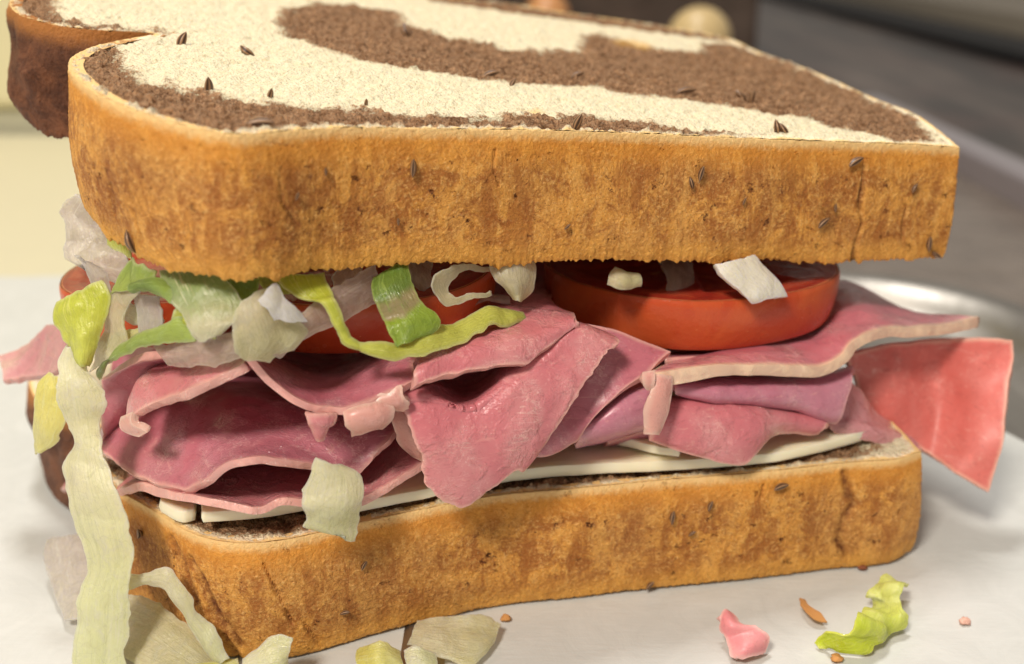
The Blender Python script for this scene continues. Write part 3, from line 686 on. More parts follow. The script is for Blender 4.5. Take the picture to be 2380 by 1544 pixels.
# caraway seeds, parts of their slices
M_seed = NT('caraway seed'); 
_c = M_seed.mix(M_seed.ramp(M_seed.attr('ridge'), 0.2, 0.8), (0.045, 0.020, 0.010), (0.34, 0.19, 0.095))
M_seed = M_seed.done(M_seed.princ(Base_Color=_c, Roughness=0.4).outputs[0])
def seed_mesh():
    V = []; F = []; A = []; nu, nv = 12, 15
    for i in range(nu+1):
        s = i/nu; x = s-0.5; r = 0.21*math.sin(math.pi*min(1, max(0, s)))**0.75+0.004; bend = 0.16*(x*x*4)
        for k in range(nv):
            a = 2*math.pi*k/nv; rr = r*(1+0.16*math.cos(5*a)); V.append((x, rr*math.cos(a)-bend, rr*math.sin(a)*0.85)); A.append(0.5+0.5*math.cos(5*a))
    for i in range(nu):
        for k in range(nv): F.append((i*nv+k, i*nv+(k+1) % nv, (i+1)*nv+(k+1) % nv, (i+1)*nv+k))
    V = np.array(V)*S; me = bpy.data.meshes.new('caraway_seed'); me.from_pydata(V.tolist(), [], F); me.materials.append(M_seed)
    me.polygons.foreach_set('use_smooth', [True]*len(F)); at = me.attributes.new('ridge', 'FLOAT', 'POINT'); at.data.foreach_set('value', A); return me
SM = seed_mesh()
def seed(parent, pos, length, axis, fat=1.0):
    o = bpy.data.objects.new('caraway_seed', SM); COL.objects.link(o); o.parent = parent
    o.location = Vector(pos)*S-parent.location
    o.rotation_euler = Vector(axis).to_track_quat('X', 'Z').to_euler()
    o.scale = (length, length*fat, length*fat)
for px, py, L, ax in [(422, 104, 0.27, (0.3, 0.3, 0.9)), (573, 126, 0.24, (-0.7, 0.2, 0.5)), (485, 212, 0.25, (0.15, 0, 1)), (628, 229, 0.17, (0.3, 0, 0.8)), (605, 294, 0.30, (1, 0.1, 0.05)), (945, 80, 0.32, (-0.4, 0.2, 0.8)),
        (1138, 179, 0.26, (1, 0.3, 0.3)), (1342, 292, 0.23, (0.4, 0, 0.9)), (1806, 306, 0.24, (-0.2, 0, 1)), (1822, 308, 0.20, (-0.5, 0.1, 0.7)), (1748, 234, 0.23, (0.2, 0, 1)), (1722, 228, 0.22, (-0.7, 0, 0.6)),
        (1592, 217, 0.30, (1, 0.2, 0.15)), (1190, 200, 0.16, (0.3, 0.2, 0.5)), (851, 247, 0.11, (0.2, 0, 1)), (1340, 180, 0.22, (0.9, 0.3, 0.3))]:
    p = Wt(px, py); seed(top_t, p+np.array([0, 0, 0.03]), L, ax)
def on_mesh(V, px, py):
    x, y, d = proj(V); q = np.hypot(x-px, y-py); m = q < 9
    if not m.any(): m = q <= q.min()+1e-6
    I = np.where(m)[0]; return V[I[np.argmin(d[I])]]
for t_, V_, lst in ((top_t, top_V, [(297, 567, 0.26, (-0.25, 0, 1)), (967, 395, 0.20, (0.1, 0, 1)), (1636, 408, 0.19, (0.25, 0, 1)), (1612, 430, 0.16, (-0.3, 0, 1)), (1992, 378, 0.24, (0.8, 0.4, 0.4)), (2130, 441, 0.15, (0.4, 0.2, 0.7)), (1918, 522, 0.20, (0.6, 0.2, 0.5)),
          (2163, 572, 0.22, (0.0, 0, 1)), (2178, 598, 0.20, (0.8, 0.3, -0.5)), (766, 401, 0.09, (0, 0, 1)), (1323, 533, 0.10, (0.6, 0, 0.6)), (1735, 470, 0.10, (0.3, 0, 0.8)), (935, 515, 0.09, (0, 0, 1)), (700, 458, 0.10, (0.3, 0, 0.7)), (1946, 486, 0.12, (0, 0, 1))]),
        (bot_t, bot_V, [(1568, 1205, 0.20, (0.1, 0, 1)), (1816, 1136, 0.22, (0.9, 0.3, 0.2)), (854, 1316, 0.15, (0.4, 0, 0.8)), (318, 1238, 0.18, (0.2, -0.3, 0.8)), (1513, 1366, 0.16, (0.5, 0, 0.6)), (1655, 1180, 0.16, (0.3, 0, 0.9)), (1612, 1245, 0.12, (0.7, 0, 0.5)), (810, 1424, 0.13, (0.7, 0, 0.2))])):
    for px, py, L, ax in lst:
        p = on_mesh(V_, px, py); seed(t_, p+np.array([0, -0.028, 0.0]), L, ax, 0.9)

# ------------------------------------------------------------------ cheese
CG = 'cheese slices on the lower bread'
def zr(z, *pts): return [(x, y, '%.3f' % z) for x, y in pts]
def back(row, *ds):                          # rows further back at the same height
    q = np.array([Wz(x, y, float(z)) for x, y, z in row]); return [q]+[q+np.array([-0.25*d, d, 0.0]) for d in ds]
def slab(row, ds, th, label, **k):
    R_ = back(row, *ds); sheet('cheese_slice', np.array(R_), th, M_cheese, label, 'cheese', CG, ragged=0.006, wr=0.012, **k)
slab(zr(1.74, (820, 1180), (1000, 1147), (1150, 1114), (1300, 1096), (1440, 1088), (1640, 1077), (1825, 1058), (2018, 1012)), (1.2, 3.0, 5.2), 0.15, 'wide white cheese slice along the middle and right of the lower bread')
slab(zr(1.80, (470, 1204), (560, 1197), (650, 1184), (770, 1160)), (1.0, 2.6), 0.16, 'left white cheese slice jutting over a black gap beside the pale lettuce flake')
slab(zr(1.72, (374, 1178), (400, 1194), (425, 1202), (452, 1196)), (0.4, 1.0), 0.19, 'small broken cheese corner at the left front corner of the lower bread')
slab(zr(1.93, (1395, 1019), (1460, 1030), (1520, 1045), (1578, 1052)), (0.7, 1.8), 0.12, 'cheese corner poking out on top of the wide cheese slice below the dangling ham')

# ------------------------------------------------------------------ tomato
def tomato(px, py, Y, r, th, label, tiltx=0.0, tilty=0.0, seedn=1):
    c = W(px, py, Y); n = 220
    t = thing('tomato_slice', (c[0], c[1], c[2]-th), label, 'tomato', 'tomato slices')
    def R(a): return r*(1+0.02*np.cos(3*a+seedn)+0.012*np.cos(5*a+2*seedn))
    a = np.linspace(0, 2*math.pi, n, endpoint=False); ca, sa = np.cos(a), np.sin(a)
    def fr(rr, z):
        x = rr*ca; y = rr*sa; return np.stack([c[0]+x, c[1]+y, c[2]+z+x*tiltx+y*tilty], -1)
    rows = []; m = 16
    for k in range(m+1):
        s = k/m; q = 2*s-1
        off = 0.035*(1-q*q)-0.02*(abs(q)**10)
        rows.append(fr(R(a)+off-0.10*s, -th*s))
    V = np.concatenate(rows); idx = np.arange((m+1)*n).reshape(m+1, n); i2 = np.roll(idx, -1, 1)
    F = np.stack([idx[:-1], idx[1:], i2[1:], i2[:-1]], -1).reshape(-1, 4)
    mesh_obj('skin', V, F, M_skin, t)
    for s_, z in ((1, 0.0), (-1, -th)):
        rows = []; rad = []
        fr_ = np.linspace(0.0, 1, 26)
        for f in fr_:
            rr = (R(a)-0.03-(0.10 if s_ < 0 else 0))*max(f, 0.004)
            Q = fr(rr, z); dep = np.clip((0.84-f)/0.1, 0, 1)*np.clip((f-0.2)/0.1, 0, 1)*(np.sin(5*a+seedn) > -0.55)
            Q[:, 2] += s_*(-0.05*dep+0.01*fbm(Q, 3, 4, 2)*(f < 0.97)+0.012*math.exp(-((f-0.93)/0.03)**2)); rows.append(Q); rad.append(np.full(n, f))
        V = np.concatenate(rows); k = len(fr_); idx = np.arange(k*n).reshape(k, n); i2 = np.roll(idx, -1, 1)
        F = np.stack([idx[:-1], idx[1:], i2[1:], i2[:-1]], -1).reshape(-1, 4)
        if s_ < 0: F = F[:, ::-1]
        mesh_obj('flesh', V, F, M_flesh, t, {'rad': np.concatenate(rad)})
tomato(1597, 597, 14.75, 2.0, 0.68, 'large round tomato slice under the right half of the top bread', 0.0, 0.0, 1)
tomato(845, 604, 13.35, 1.72, 0.62, 'tomato slice half hidden behind lettuce left of the centre', 0.03, 0.03, 2)
tomato(380, 632, 13.9, 1.28, 0.60, 'tomato slice at the far left end poking out past the bread', 0.0, 0.02, 3)

# ------------------------------------------------------------------ ham
HG = 'folded ham slices in the filling'
def ham(rows, kind, label, th=0.11, **k):
    k.setdefault('ragged', 0.022); k.setdefault('wr', 0.03); k.setdefault('wf', 1.4)
    return sheet('ham_slice', rows, th, HAM[kind], label, 'ham', HG, **k)
ham([[(235, 1050, .35), (317, 1106, .12), (440, 1140, 0), (523, 1084, -.12), (600, 1066, -.18), (700, 1080, -.12), (790, 1092, 0), (835, 1100, .05)],
 [(240, 1022, .7), (330, 1062, .5), (450, 1072, .45), (540, 1046, .35), (620, 1032, .3), (700, 1042, .32), (800, 1052, .25), (875, 1055, .1)],
 [(250, 985, 1.2), (340, 1002, 1.), (450, 1003, .95), (550, 992, .9), (640, 984, .85), (730, 988, .75), (830, 1002, .5), (915, 1012, .25)],
 [(270, 940, 2.0), (350, 930, 1.9), (450, 930, 1.8), (550, 930, 1.7), (650, 940, 1.5), (750, 950, 1.3), (850, 965, 1.), (930, 985, .6)],
 [(290, 890, 3.2), (370, 880, 3.2), (470, 875, 3.2), (560, 880, 3.1), (660, 890, 2.9), (760, 905, 2.5), (860, 925, 1.9), (945, 950, 1.1)]], 'mauve', 'broad mauve ham sheet with a wavy lifted rim at the lower left')
ham([[(150, 1142, 1.0), (280, 1143, .15), (325, 1136, .1), (373, 1147, .05), (448, 1162, -.05), (560, 1184, -.12), (610, 1187, -.15), (653, 1170, -.12), (702, 1168, -.1), (765, 1176, -.12), (843, 1165, -.12), (920, 1122, -.02), (990, 1072, .1)],
 [(170, 1110, 1.5), (285, 1112, .9), (330, 1112, .8), (380, 1125, .7), (455, 1135, .6), (560, 1142, .5), (610, 1142, .5), (655, 1132, .5), (705, 1128, .5), (770, 1130, .45), (840, 1120, .4), (905, 1085, .4), (965, 1045, .4)],
 [(200, 1060, 1.6), (300, 1062, 1.5), (345, 1060, 1.5), (390, 1062, 1.5), (465, 1064, 1.5), (560, 1064, 1.5), (610, 1062, 1.5), (655, 1058, 1.5), (705, 1054, 1.4), (770, 1050, 1.4), (840, 1038, 1.3), (895, 1022, 1.2), (945, 1000, 1.1)], [(220, 1010, 2.4), (300, 1010, 2.5), (345, 1010, 2.5), (390, 1010, 2.5), (465, 1010, 2.5), (560, 1010, 2.5), (610, 1010, 2.5), (655, 1005, 2.5), (705, 1000, 2.4), (770, 998, 2.3), (840, 985, 2.2), (895, 975, 2.0), (945, 960, 1.9)]], 'pink', 'lowest pink ham sheet lying on the cheese behind the pale lettuce flake')
ham([[(300, 980, -.15), (322, 966, -.1), (370, 940, 0), (431, 915, 0), (513, 884, .1), (580, 854, .1)],
 [(302, 940, .1), (328, 905, .25), (375, 890, .35), (440, 872, .4), (520, 850, .4), (590, 830, .4)],
 [(318, 898, .7), (350, 868, .8), (395, 850, .9), (455, 838, 1.), (530, 822, 1.), (600, 805, 1.)],
 [(370, 850, 1.8), (400, 835, 2.), (440, 825, 2.), (500, 812, 2.), (560, 800, 2.), (620, 785, 2.)]], 'pink', 'curled pink ham sheet at the left with a hooked pale rim')
sheet('ham_slice', [[(292, 968, -.12), (318, 958, -.12)], [(288, 988, -.18), (316, 980, -.2)], [(300, 1000, -.16), (330, 988, -.18)], [(330, 1012, -.12), (346, 998, -.1)]], 0.10, HAM['fat'], 'tiny pale hook of ham hanging from the curled ham at left', 'ham', HG, ragged=0.015)
ham([[(576, 830, .05), (626, 884, 0), (675, 921, -.1), (720, 945, -.18), (765, 955, -.22), (806, 955, -.25), (864, 938, -.25), (925, 914, -.2), (962, 890, -.1)],
 [(588, 826, .6), (645, 868, .45), (690, 898, .35), (735, 916, .3), (775, 922, .25), (815, 916, .2), (865, 898, .15), (915, 873, .1), (962, 855, .1)],
 [(610, 822, 1.5), (662, 848, 1.3), (705, 866, 1.2), (745, 876, 1.1), (785, 876, 1), (820, 868, .9), (865, 850, .8), (920, 832, .7), (985, 822, .4)],
 [(640, 815, 2.6), (690, 825, 2.5), (730, 832, 2.4), (765, 834, 2.3), (795, 832, 2.2), (825, 826, 2.), (870, 812, 1.8), (925, 797, 1.5), (1000, 785, 1.1)]], 'mauve', 'bowl shaped ham fold sagging below the centre left tomato slice')
ham([[(957, 904, -.28), (990, 888, -.28), (1049, 873, -.22), (1110, 861, -.2), (1192, 848, -.18), (1228, 841, -.15), (1268, 813, -.12), (1301, 791, -.05), (1335, 756, .05)],
 [(965, 872, -.22), (1000, 846, -.15), (1050, 830, -.05), (1110, 815, -.05), (1190, 795, -.02), (1225, 785, .0), (1260, 770, .05), (1300, 757, .1), (1338, 748, .15)],
 [(985, 825, .1), (1020, 800, .3), (1060, 785, .4), (1120, 765, .5), (1180, 745, .6), (1215, 730, .7), (1250, 722, .75), (1278, 722, .8), (1312, 730, .8)],
 [(1000, 790, .7), (1030, 770, .9), (1070, 750, 1.1), (1120, 725, 1.3), (1170, 705, 1.5), (1200, 695, 1.6), (1222, 690, 1.7), (1245, 692, 1.7), (1272, 706, 1.6)],
 [(1020, 760, 2.2), (1050, 745, 2.3), (1090, 725, 2.5), (1130, 705, 2.6), (1175, 690, 2.7), (1200, 684, 2.8), (1222, 682, 2.8), (1245, 684, 2.8), (1275, 695, 2.7)]], 'pink', 'flat pink ham flap at the centre carrying the lime lettuce strip', th=0.16)
ham([[(945, 880, 1.2), (990, 865, 1.6), (1035, 870, 1.9), (1075, 880, 2.0), (1115, 870, 2.0), (1150, 850, 1.8), (1190, 830, 1.4), (1250, 800, .9), (1310, 765, .6), (1375, 772, .4)],
 [(930, 916, .0), (985, 905, .1), (1035, 927, .1), (1070, 944, .02), (1110, 936, .0), (1150, 902, .1), (1187, 860, .15), (1260, 822, .02), (1334, 770, .05), (1424, 797, -.05)],
 [(934, 940, -.1), (985, 938, -.14), (1032, 950, -.18), (1073, 958, -.2), (1112, 952, -.2), (1155, 928, -.2), (1198, 892, -.18), (1262, 858, -.16), (1332, 815, -.12), (1410, 818, -.14)],
 [(944, 985, -.2), (990, 985, -.26), (1035, 993, -.28), (1078, 998, -.30), (1118, 990, -.30), (1162, 970, -.30), (1207, 940, -.28), (1264, 906, -.26), (1325, 868, -.24), (1376, 864, -.24)],
 [(966, 1030, -.26), (1003, 1030, -.32), (1040, 1037, -.34), (1080, 1040, -.36), (1120, 1035, -.36), (1160, 1020, -.36), (1200, 998, -.35), (1248, 968, -.33), (1293, 934, -.3), (1336, 920, -.3)],
 [(990, 1082, -.28), (1014, 1092, -.32), (1045, 1098, -.34), (1080, 1100, -.36), (1120, 1095, -.36), (1152, 1073, -.36), (1182, 1053, -.35), (1217, 1028, -.33), (1252, 1006, -.32), (1286, 992, -.3)],
 [(984, 1120, -.26), (1008, 1140, -.28), (1042, 1157, -.3), (1078, 1174, -.3), (1104, 1158, -.3), (1142, 1128, -.3), (1172, 1100, -.3), (1196, 1086, -.3), (1212, 1082, -.28), (1240, 1044, -.26)]], 'pink', 'large pink ham fold at the centre draping over the cheese below a dark hollow', th=0.13, ragged=0.045, rfreq=5, res=0.03, wr=0.02)
ham([[(1320, 752, .75), (1400, 764, .6), (1480, 790, .4), (1556, 822, .15)], [(1300, 850, .45), (1370, 850, .3), (1440, 858, .15), (1508, 868, .0)], [(1270, 930, .3), (1320, 932, .15), (1385, 925, .05), (1450, 905, -.05)],
 [(1230, 1000, .25), (1275, 1005, .1), (1325, 998, .0), (1372, 978, -.05)], [(1195, 1070, .3), (1232, 1062, .15), (1272, 1054, .08), (1338, 1020, .05)]], 'mauve', 'pointed mauve ham sheet rising behind the central ham fold to the tomato', ragged=0.014)
ham([[(1385, 945, .8), (1430, 905, .8), (1470, 885, .7), (1520, 868, .6)], [(1372, 975, .3), (1415, 940, .25), (1462, 915, .2), (1515, 900, .15)], [(1352, 1003, .1), (1410, 975, 0), (1460, 955, 0), (1512, 940, 0)], [(1335, 1032, .3), (1400, 1018, .2), (1460, 1000, .2), (1515, 985, .2)], [(1350, 1035, 1.2), (1400, 1022, 1.2), (1460, 1008, 1.2), (1515, 992, 1.2)]],
 'purple', 'small lilac ham roll left of the dangling ham strip', ragged=0.01)
ham([[(1410, 1022, .5), (1460, 1005, .5), (1515, 990, .45), (1560, 980, .4)], [(1400, 1032, .9), (1460, 1022, .8), (1520, 1018, .6), (1580, 1010, .6)]], 'mauve', 'thin mauve ham edge resting on the cheese below the lilac roll')
sheet('ham_slice', [[(1516, 872, -.25), (1556, 878, -.25)], [(1515, 905, -.32), (1553, 905, -.32)], [(1500, 945, -.32), (1546, 948, -.33)], [(1500, 975, -.3), (1535, 978, -.3)], [(1504, 1004, -.28), (1520, 1006, -.28)]], 0.11, HAM['fat'], 'narrow pale ham strip dangling below the left end of the long rind', 'ham', HG, ragged=0.02, cup=0.04)
sheet('ham_slice', [[(1492, 872, -.27), (1520, 868, -.27)], [(1488, 884, -.32), (1518, 885, -.34)], [(1500, 897, -.3), (1514, 903, -.3)]], 0.13, HAM['fat'], 'pale knob of ham at the left tip of the long rind', 'ham', HG, ragged=0.015)
ham([[(1500, 884, -.2), (1555, 880, -.27), (1640, 866, -.28), (1740, 859, -.28), (1840, 864, -.28), (1910, 860, -.25), (1955, 834, -.22), (1990, 800, -.18), (2040, 774, -.12), (2120, 772, 0), (2200, 766, .1), (2274, 753, .2)],
 [(1540, 862, .15), (1590, 852, .15), (1660, 840, .15), (1750, 830, .15), (1840, 828, .15), (1900, 818, .2), (1942, 786, .3), (1975, 757, .4), (2020, 738, .5), (2090, 748, .5), (2150, 752, .45), (2230, 748, .4)],
 [(1560, 842, .8), (1610, 836, .8), (1680, 824, .8), (1760, 812, .8), (1840, 802, .8), (1890, 782, .9), (1925, 745, 1.1), (1955, 715, 1.2), (1990, 700, 1.3), (2035, 712, 1.3), (2085, 726, 1.2), (2150, 746, .9)],
 [(1580, 826, 2.0), (1630, 820, 2.0), (1690, 812, 2.0), (1770, 800, 2.0), (1840, 788, 2.0), (1885, 755, 2.0), (1915, 700, 2.2), (1940, 664, 2.3), (1975, 666, 2.3), (2015, 686, 2.2), (2060, 708, 2.0), (2130, 738, 1.5)]], 'rind', 'long ham slice with a tan rind running from below the tomato to the right', th=0.17, ragged=0.014, maxn=260)
ham([[(1545, 842, .5), (1640, 838, .45), (1760, 835, .45), (1880, 812, .5), (1935, 790, .6)], [(1560, 830, 1.1), (1650, 826, 1.1), (1760, 822, 1.1), (1880, 800, 1.1), (1925, 775, 1.2)]], 'mauve', 'thin ham layer squeezed between the large tomato slice and the long rind')
ham([[(1960, 826, .9), (2060, 802, .85), (2168, 790, .75), (2260, 786, .35), (2348, 793, .05)], [(1985, 880, .95), (2068, 870, .8), (2168, 860, .9), (2265, 860, .35), (2353, 845, .0)], [(2000, 930, 1.0), (2072, 935, .8), (2167, 945, .92), (2262, 950, .35), (2342, 915, -.05)],
 [(2025, 975, 1.0), (2080, 985, .85), (2165, 1015, .85), (2250, 1045, .3), (2332, 1015, -.05)], [(2050, 992, 1.1), (2105, 1022, .9), (2163, 1060, .75), (2230, 1104, .3), (2297, 1142, .0)]], 'salmon', 'large salmon pink ham flap hanging out at the far right', ragged=0.012, th=0.13)
ham([[(1552, 893, .9), (1650, 880, .8), (1750, 878, .8), (1850, 880, .8), (1930, 868, .6), (1984, 856, .5)], [(1556, 897, .3), (1650, 892, .15), (1750, 892, .12), (1850, 890, .1), (1925, 885, .1), (1980, 868, .15)], [(1566, 904, 0), (1650, 910, -.12), (1750, 914, -.14), (1850, 914, -.12), (1915, 920, -.08), (1968, 905, .0)],
 [(1590, 912, .15), (1655, 930, .0), (1750, 936, .0), (1845, 945, .0), (1900, 962, -.02), (1945, 970, .02)], [(1600, 912, .8), (1660, 930, .8), (1750, 938, .8), (1845, 948, .7), (1895, 965, .6), (1935, 975, .6)]], 'purple', 'lilac ham roll running under the long tan rind at right', ragged=0.012, maxn=220)
ham([[(1545, 938, .9), (1600, 930, .9), (1680, 940, .9), (1760, 945, .8), (1850, 958, .7), (1930, 984, .5)], [(1540, 942, .2), (1600, 936, .15), (1680, 944, .1), (1760, 950, .1), (1845, 962, .1), (1925, 985, .12)], [(1528, 968, 0), (1600, 966, -.12), (1680, 972, -.18), (1760, 972, -.18), (1838, 976, -.1), (1915, 990, 0)],
 [(1515, 992, 0), (1590, 1006, -.15), (1670, 1022, -.22), (1745, 1012, -.22), (1812, 990, -.12), (1905, 997, 0)], [(1508, 1012, .1), (1590, 1043, -.08), (1715, 1077, -.18), (1748, 1052, -.16), (1795, 1010, -.06), (1900, 1004, .08)]], 'pink', 'pink ham fold with a downward point over the cheese at right', ragged=0.012, th=0.15, maxn=220)
ham([[(1940, 880, .5), (1985, 895, .6), (2030, 960, .8), (2070, 985, .9)], [(1945, 960, .35), (1985, 970, .4), (2035, 990, .5), (2090, 1010, .7)], [(1925, 992, .3), (1975, 990, .25), (2050, 1010, .3), (2125, 1036, .5)], [(1960, 1012, .3), (2000, 1022, .25), (2060, 1046, .3), (2130, 1056, .5)]], 'wet', 'wet translucent ham shred at the right corner of the lower bread', ragged=0.04)
sheet('ham_slice', [[(710, 950, -.2), (778, 958, -.2)], [(716, 972, -.24), (776, 978, -.24)], [(728, 990, -.22), (762, 990, -.22)], [(742, 1018, -.2), (748, 1020, -.2)]], 0.10, HAM['pink'], 'jagged pink ham scrap hanging to a point below the bowl shaped fold', 'ham', HG, ragged=0.04, cup=0.05)
sheet('ham_slice', [[(800, 958, -.2), (895, 930, -.2)], [(795, 975, -.28), (902, 950, -.3)], [(812, 990, -.28), (900, 972, -.3)], [(822, 1003, -.22), (880, 990, -.22)]], 0.10, HAM['fat'], 'torn pale pink ham scrap left of the central ham fold', 'ham', HG, ragged=0.05, rfreq=6, cup=0.05)
sheet('ham_slice', [[(868, 925, -.2), (930, 900, -.2)], [(880, 940, -.26), (935, 925, -.26)], [(925, 950, -.2), (945, 945, -.2)]], 0.10, HAM['fat'], 'crumbly ham tatter wedged under the tip of the flat pink flap', 'ham', HG, ragged=0.05, rfreq=6)
ham([[(905, 950, .25), (945, 940, .1), (965, 960, .1)], [(912, 985, .1), (950, 985, 0), (975, 1000, .05)], [(930, 1020, .1), (962, 1020, 0), (985, 1040, .05)], [(960, 1050, .15), (980, 1060, .08), (995, 1072, .08)]], 'fat', 'ragged narrow ham fold along the left edge of the central fold', ragged=0.04)
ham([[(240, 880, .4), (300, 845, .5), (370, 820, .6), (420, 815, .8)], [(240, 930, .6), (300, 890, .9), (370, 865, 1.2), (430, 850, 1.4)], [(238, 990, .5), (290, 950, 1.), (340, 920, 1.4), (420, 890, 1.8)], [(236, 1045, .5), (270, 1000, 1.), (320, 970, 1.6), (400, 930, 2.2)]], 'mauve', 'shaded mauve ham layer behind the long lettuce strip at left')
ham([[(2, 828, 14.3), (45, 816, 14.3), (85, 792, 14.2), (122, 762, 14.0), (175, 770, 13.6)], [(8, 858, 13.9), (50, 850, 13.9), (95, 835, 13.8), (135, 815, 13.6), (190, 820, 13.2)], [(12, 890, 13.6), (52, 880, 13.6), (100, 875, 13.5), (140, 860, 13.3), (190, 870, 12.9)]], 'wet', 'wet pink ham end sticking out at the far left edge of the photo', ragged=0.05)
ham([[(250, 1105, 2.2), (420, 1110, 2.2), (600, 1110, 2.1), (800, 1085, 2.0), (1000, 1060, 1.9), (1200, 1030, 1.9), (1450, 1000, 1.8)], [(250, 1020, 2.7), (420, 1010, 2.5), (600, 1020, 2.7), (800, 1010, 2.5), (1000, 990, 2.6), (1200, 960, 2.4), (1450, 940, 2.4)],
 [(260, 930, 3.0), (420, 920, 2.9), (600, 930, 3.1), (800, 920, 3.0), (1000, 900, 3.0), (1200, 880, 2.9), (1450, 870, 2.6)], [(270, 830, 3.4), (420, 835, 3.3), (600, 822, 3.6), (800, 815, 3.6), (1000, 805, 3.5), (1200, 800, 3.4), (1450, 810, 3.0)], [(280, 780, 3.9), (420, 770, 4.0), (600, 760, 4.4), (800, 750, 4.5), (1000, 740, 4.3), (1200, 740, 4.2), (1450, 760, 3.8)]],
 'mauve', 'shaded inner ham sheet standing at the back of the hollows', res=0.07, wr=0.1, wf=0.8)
C = np.array([[[x, 17.2+0.9*(z-3)*0.2+0.35*math.sin(x*1.7+z), z] for x in np.linspace(-4.6, 4.6, 9)] for z in (1.75, 2.6, 3.5, 4.6)]); C[:, :, 1] += 0.15*C[:, :, 0]  # unseen sheet added to keep bright reflections from behind out of the filling
sheet('ham_slice', C, 0.13, HAM['mauve'], 'crumpled unseen ham sheet added at the far back to block light from behind', 'ham', HG, res=0.08, wr=0.1, ragged=0.05)
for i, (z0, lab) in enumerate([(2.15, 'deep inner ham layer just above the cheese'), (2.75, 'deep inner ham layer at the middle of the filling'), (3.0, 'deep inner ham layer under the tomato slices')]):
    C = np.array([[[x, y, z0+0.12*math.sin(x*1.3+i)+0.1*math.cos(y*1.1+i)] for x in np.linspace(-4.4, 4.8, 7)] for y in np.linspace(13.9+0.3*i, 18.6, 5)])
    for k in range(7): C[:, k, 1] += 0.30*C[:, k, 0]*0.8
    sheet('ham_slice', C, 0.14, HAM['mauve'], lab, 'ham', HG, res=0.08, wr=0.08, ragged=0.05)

# ------------------------------------------------------------------ lettuce
LG = 'shredded lettuce in and around the sandwich'
def leaf(rows, kind, label, th=0.024, **k):
    k.setdefault('ragged', 0.028); k.setdefault('rfreq', 5.5); k.setdefault('wr', 0.028); k.setdefault('wf', 2.2); k.setdefault('cup', 0.05); k.setdefault('kink', 0.05)
    return sheet('lettuce_shred', rows, th, LEAF[kind], label, 'lettuce', LG, **k)
def lg(py, a=11.45, b=10.45): return a+(b-a)*min(1, max(0, (py-800)/760.0))
leaf([[(160, 806, 11.6), (170, 808, 11.6)], [(142, 842, 11.5), (204, 852, 11.5)], [(136, 890, 11.35), (224, 888, 11.35)], [(134, 936, 11.3), (247, 936, 11.3)], [(150, 985, 11.3), (238, 978, 11.3)], [(166, 1030, 11.2), (238, 1022, 11.15)],
 [(146, 1076, 11.15), (242, 1070, 11.0)], [(156, 1128, 11.1), (274, 1135, 10.9)], [(160, 1177, 11.0), (291, 1184, 10.8)], [(176, 1225, 10.9), (309, 1245, 10.7)], [(204, 1289, 10.8), (306, 1305, 10.65)], [(202, 1330, 10.75), (300, 1341, 10.6)],
 [(184, 1371, 10.65), (295, 1392, 10.55)], [(176, 1434, 10.55), (297, 1434, 10.5)], [(171, 1500, 10.5), (294, 1500, 10.45)], [(168, 1590, 10.35), (290, 1590, 10.3)]], 'pale', 'long pale green lettuce strip hanging down the left side to the paper', cup=0.05, wr=0.04, wf=1.0, kink=0.07, maxn=260)
leaf([[(118, 868, 12.2), (150, 872, 12.0)], [(92, 898, 12.1), (155, 920, 11.9)], [(82, 965, 12.0), (158, 985, 11.8)], [(78, 1030, 11.9), (125, 1030, 11.8)], [(80, 1054, 11.9), (100, 1050, 11.8)]], 'yellow', 'yellow lettuce leaf tip left of the long pale strip')
leaf([[(128, 704, 11.9), (240, 652, 11.7)], [(126, 745, 11.8), (258, 690, 11.6)], [(148, 782, 11.7), (250, 735, 11.55)], [(175, 815, 11.6), (230, 795, 11.5)], [(192, 850, 11.5), (208, 852, 11.5)]], 'lime', 'yellow green lettuce leaf below the left end of the top bread', wr=0.05, cup=0.1)
leaf([[(262, 680, .35), (330, 672, .4)], [(252, 725, .2), (292, 738, .25)], [(238, 780, .1), (292, 800, .15)], [(212, 860, .0), (262, 842, .05)]], 'cream', 'cream lettuce rib standing left of a red tomato patch')
leaf([[(232, 885, -.05), (226, 862, -.05)], [(250, 850, -.1), (245, 838, -.1)], [(268, 838, -.15), (267, 815, -.1)], [(325, 812, -.15), (328, 771, -.05)], [(357, 806, -.1), (370, 755, .0)], [(402, 800, .0), (411, 736, .1)], [(456, 792, .1), (440, 745, .2)]], 'green', 'bright green lettuce shred rising from lower left across the ham')
leaf([[(312, 678, .5), (368, 690, .5)], [(322, 728, .4), (378, 735, .45)], [(334, 778, .35), (365, 765, .35)]], 'lilac', 'pale translucent rib between two red tomato patches')
leaf([[(304, 600, .45), (362, 630, .35)], [(282, 640, .3), (352, 655, .2)], [(262, 684, .25), (305, 676, .2)]], 'green', 'green lettuce piece tucked under the left curve of the top bread', kink=0.06)
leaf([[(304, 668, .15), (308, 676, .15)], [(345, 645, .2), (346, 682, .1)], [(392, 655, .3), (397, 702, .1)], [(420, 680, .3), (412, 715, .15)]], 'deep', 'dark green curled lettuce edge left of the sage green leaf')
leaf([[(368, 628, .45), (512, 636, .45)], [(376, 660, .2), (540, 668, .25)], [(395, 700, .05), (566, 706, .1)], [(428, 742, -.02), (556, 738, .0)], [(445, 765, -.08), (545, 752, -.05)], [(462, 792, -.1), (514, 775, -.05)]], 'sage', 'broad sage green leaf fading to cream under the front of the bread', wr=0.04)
leaf([[(500, 640, .6), (600, 648, .6)], [(520, 680, .5), (590, 690, .5)], [(545, 715, .4), (580, 720, .4)]], 'deep', 'dark olive leaf in shadow right of the sage green leaf')
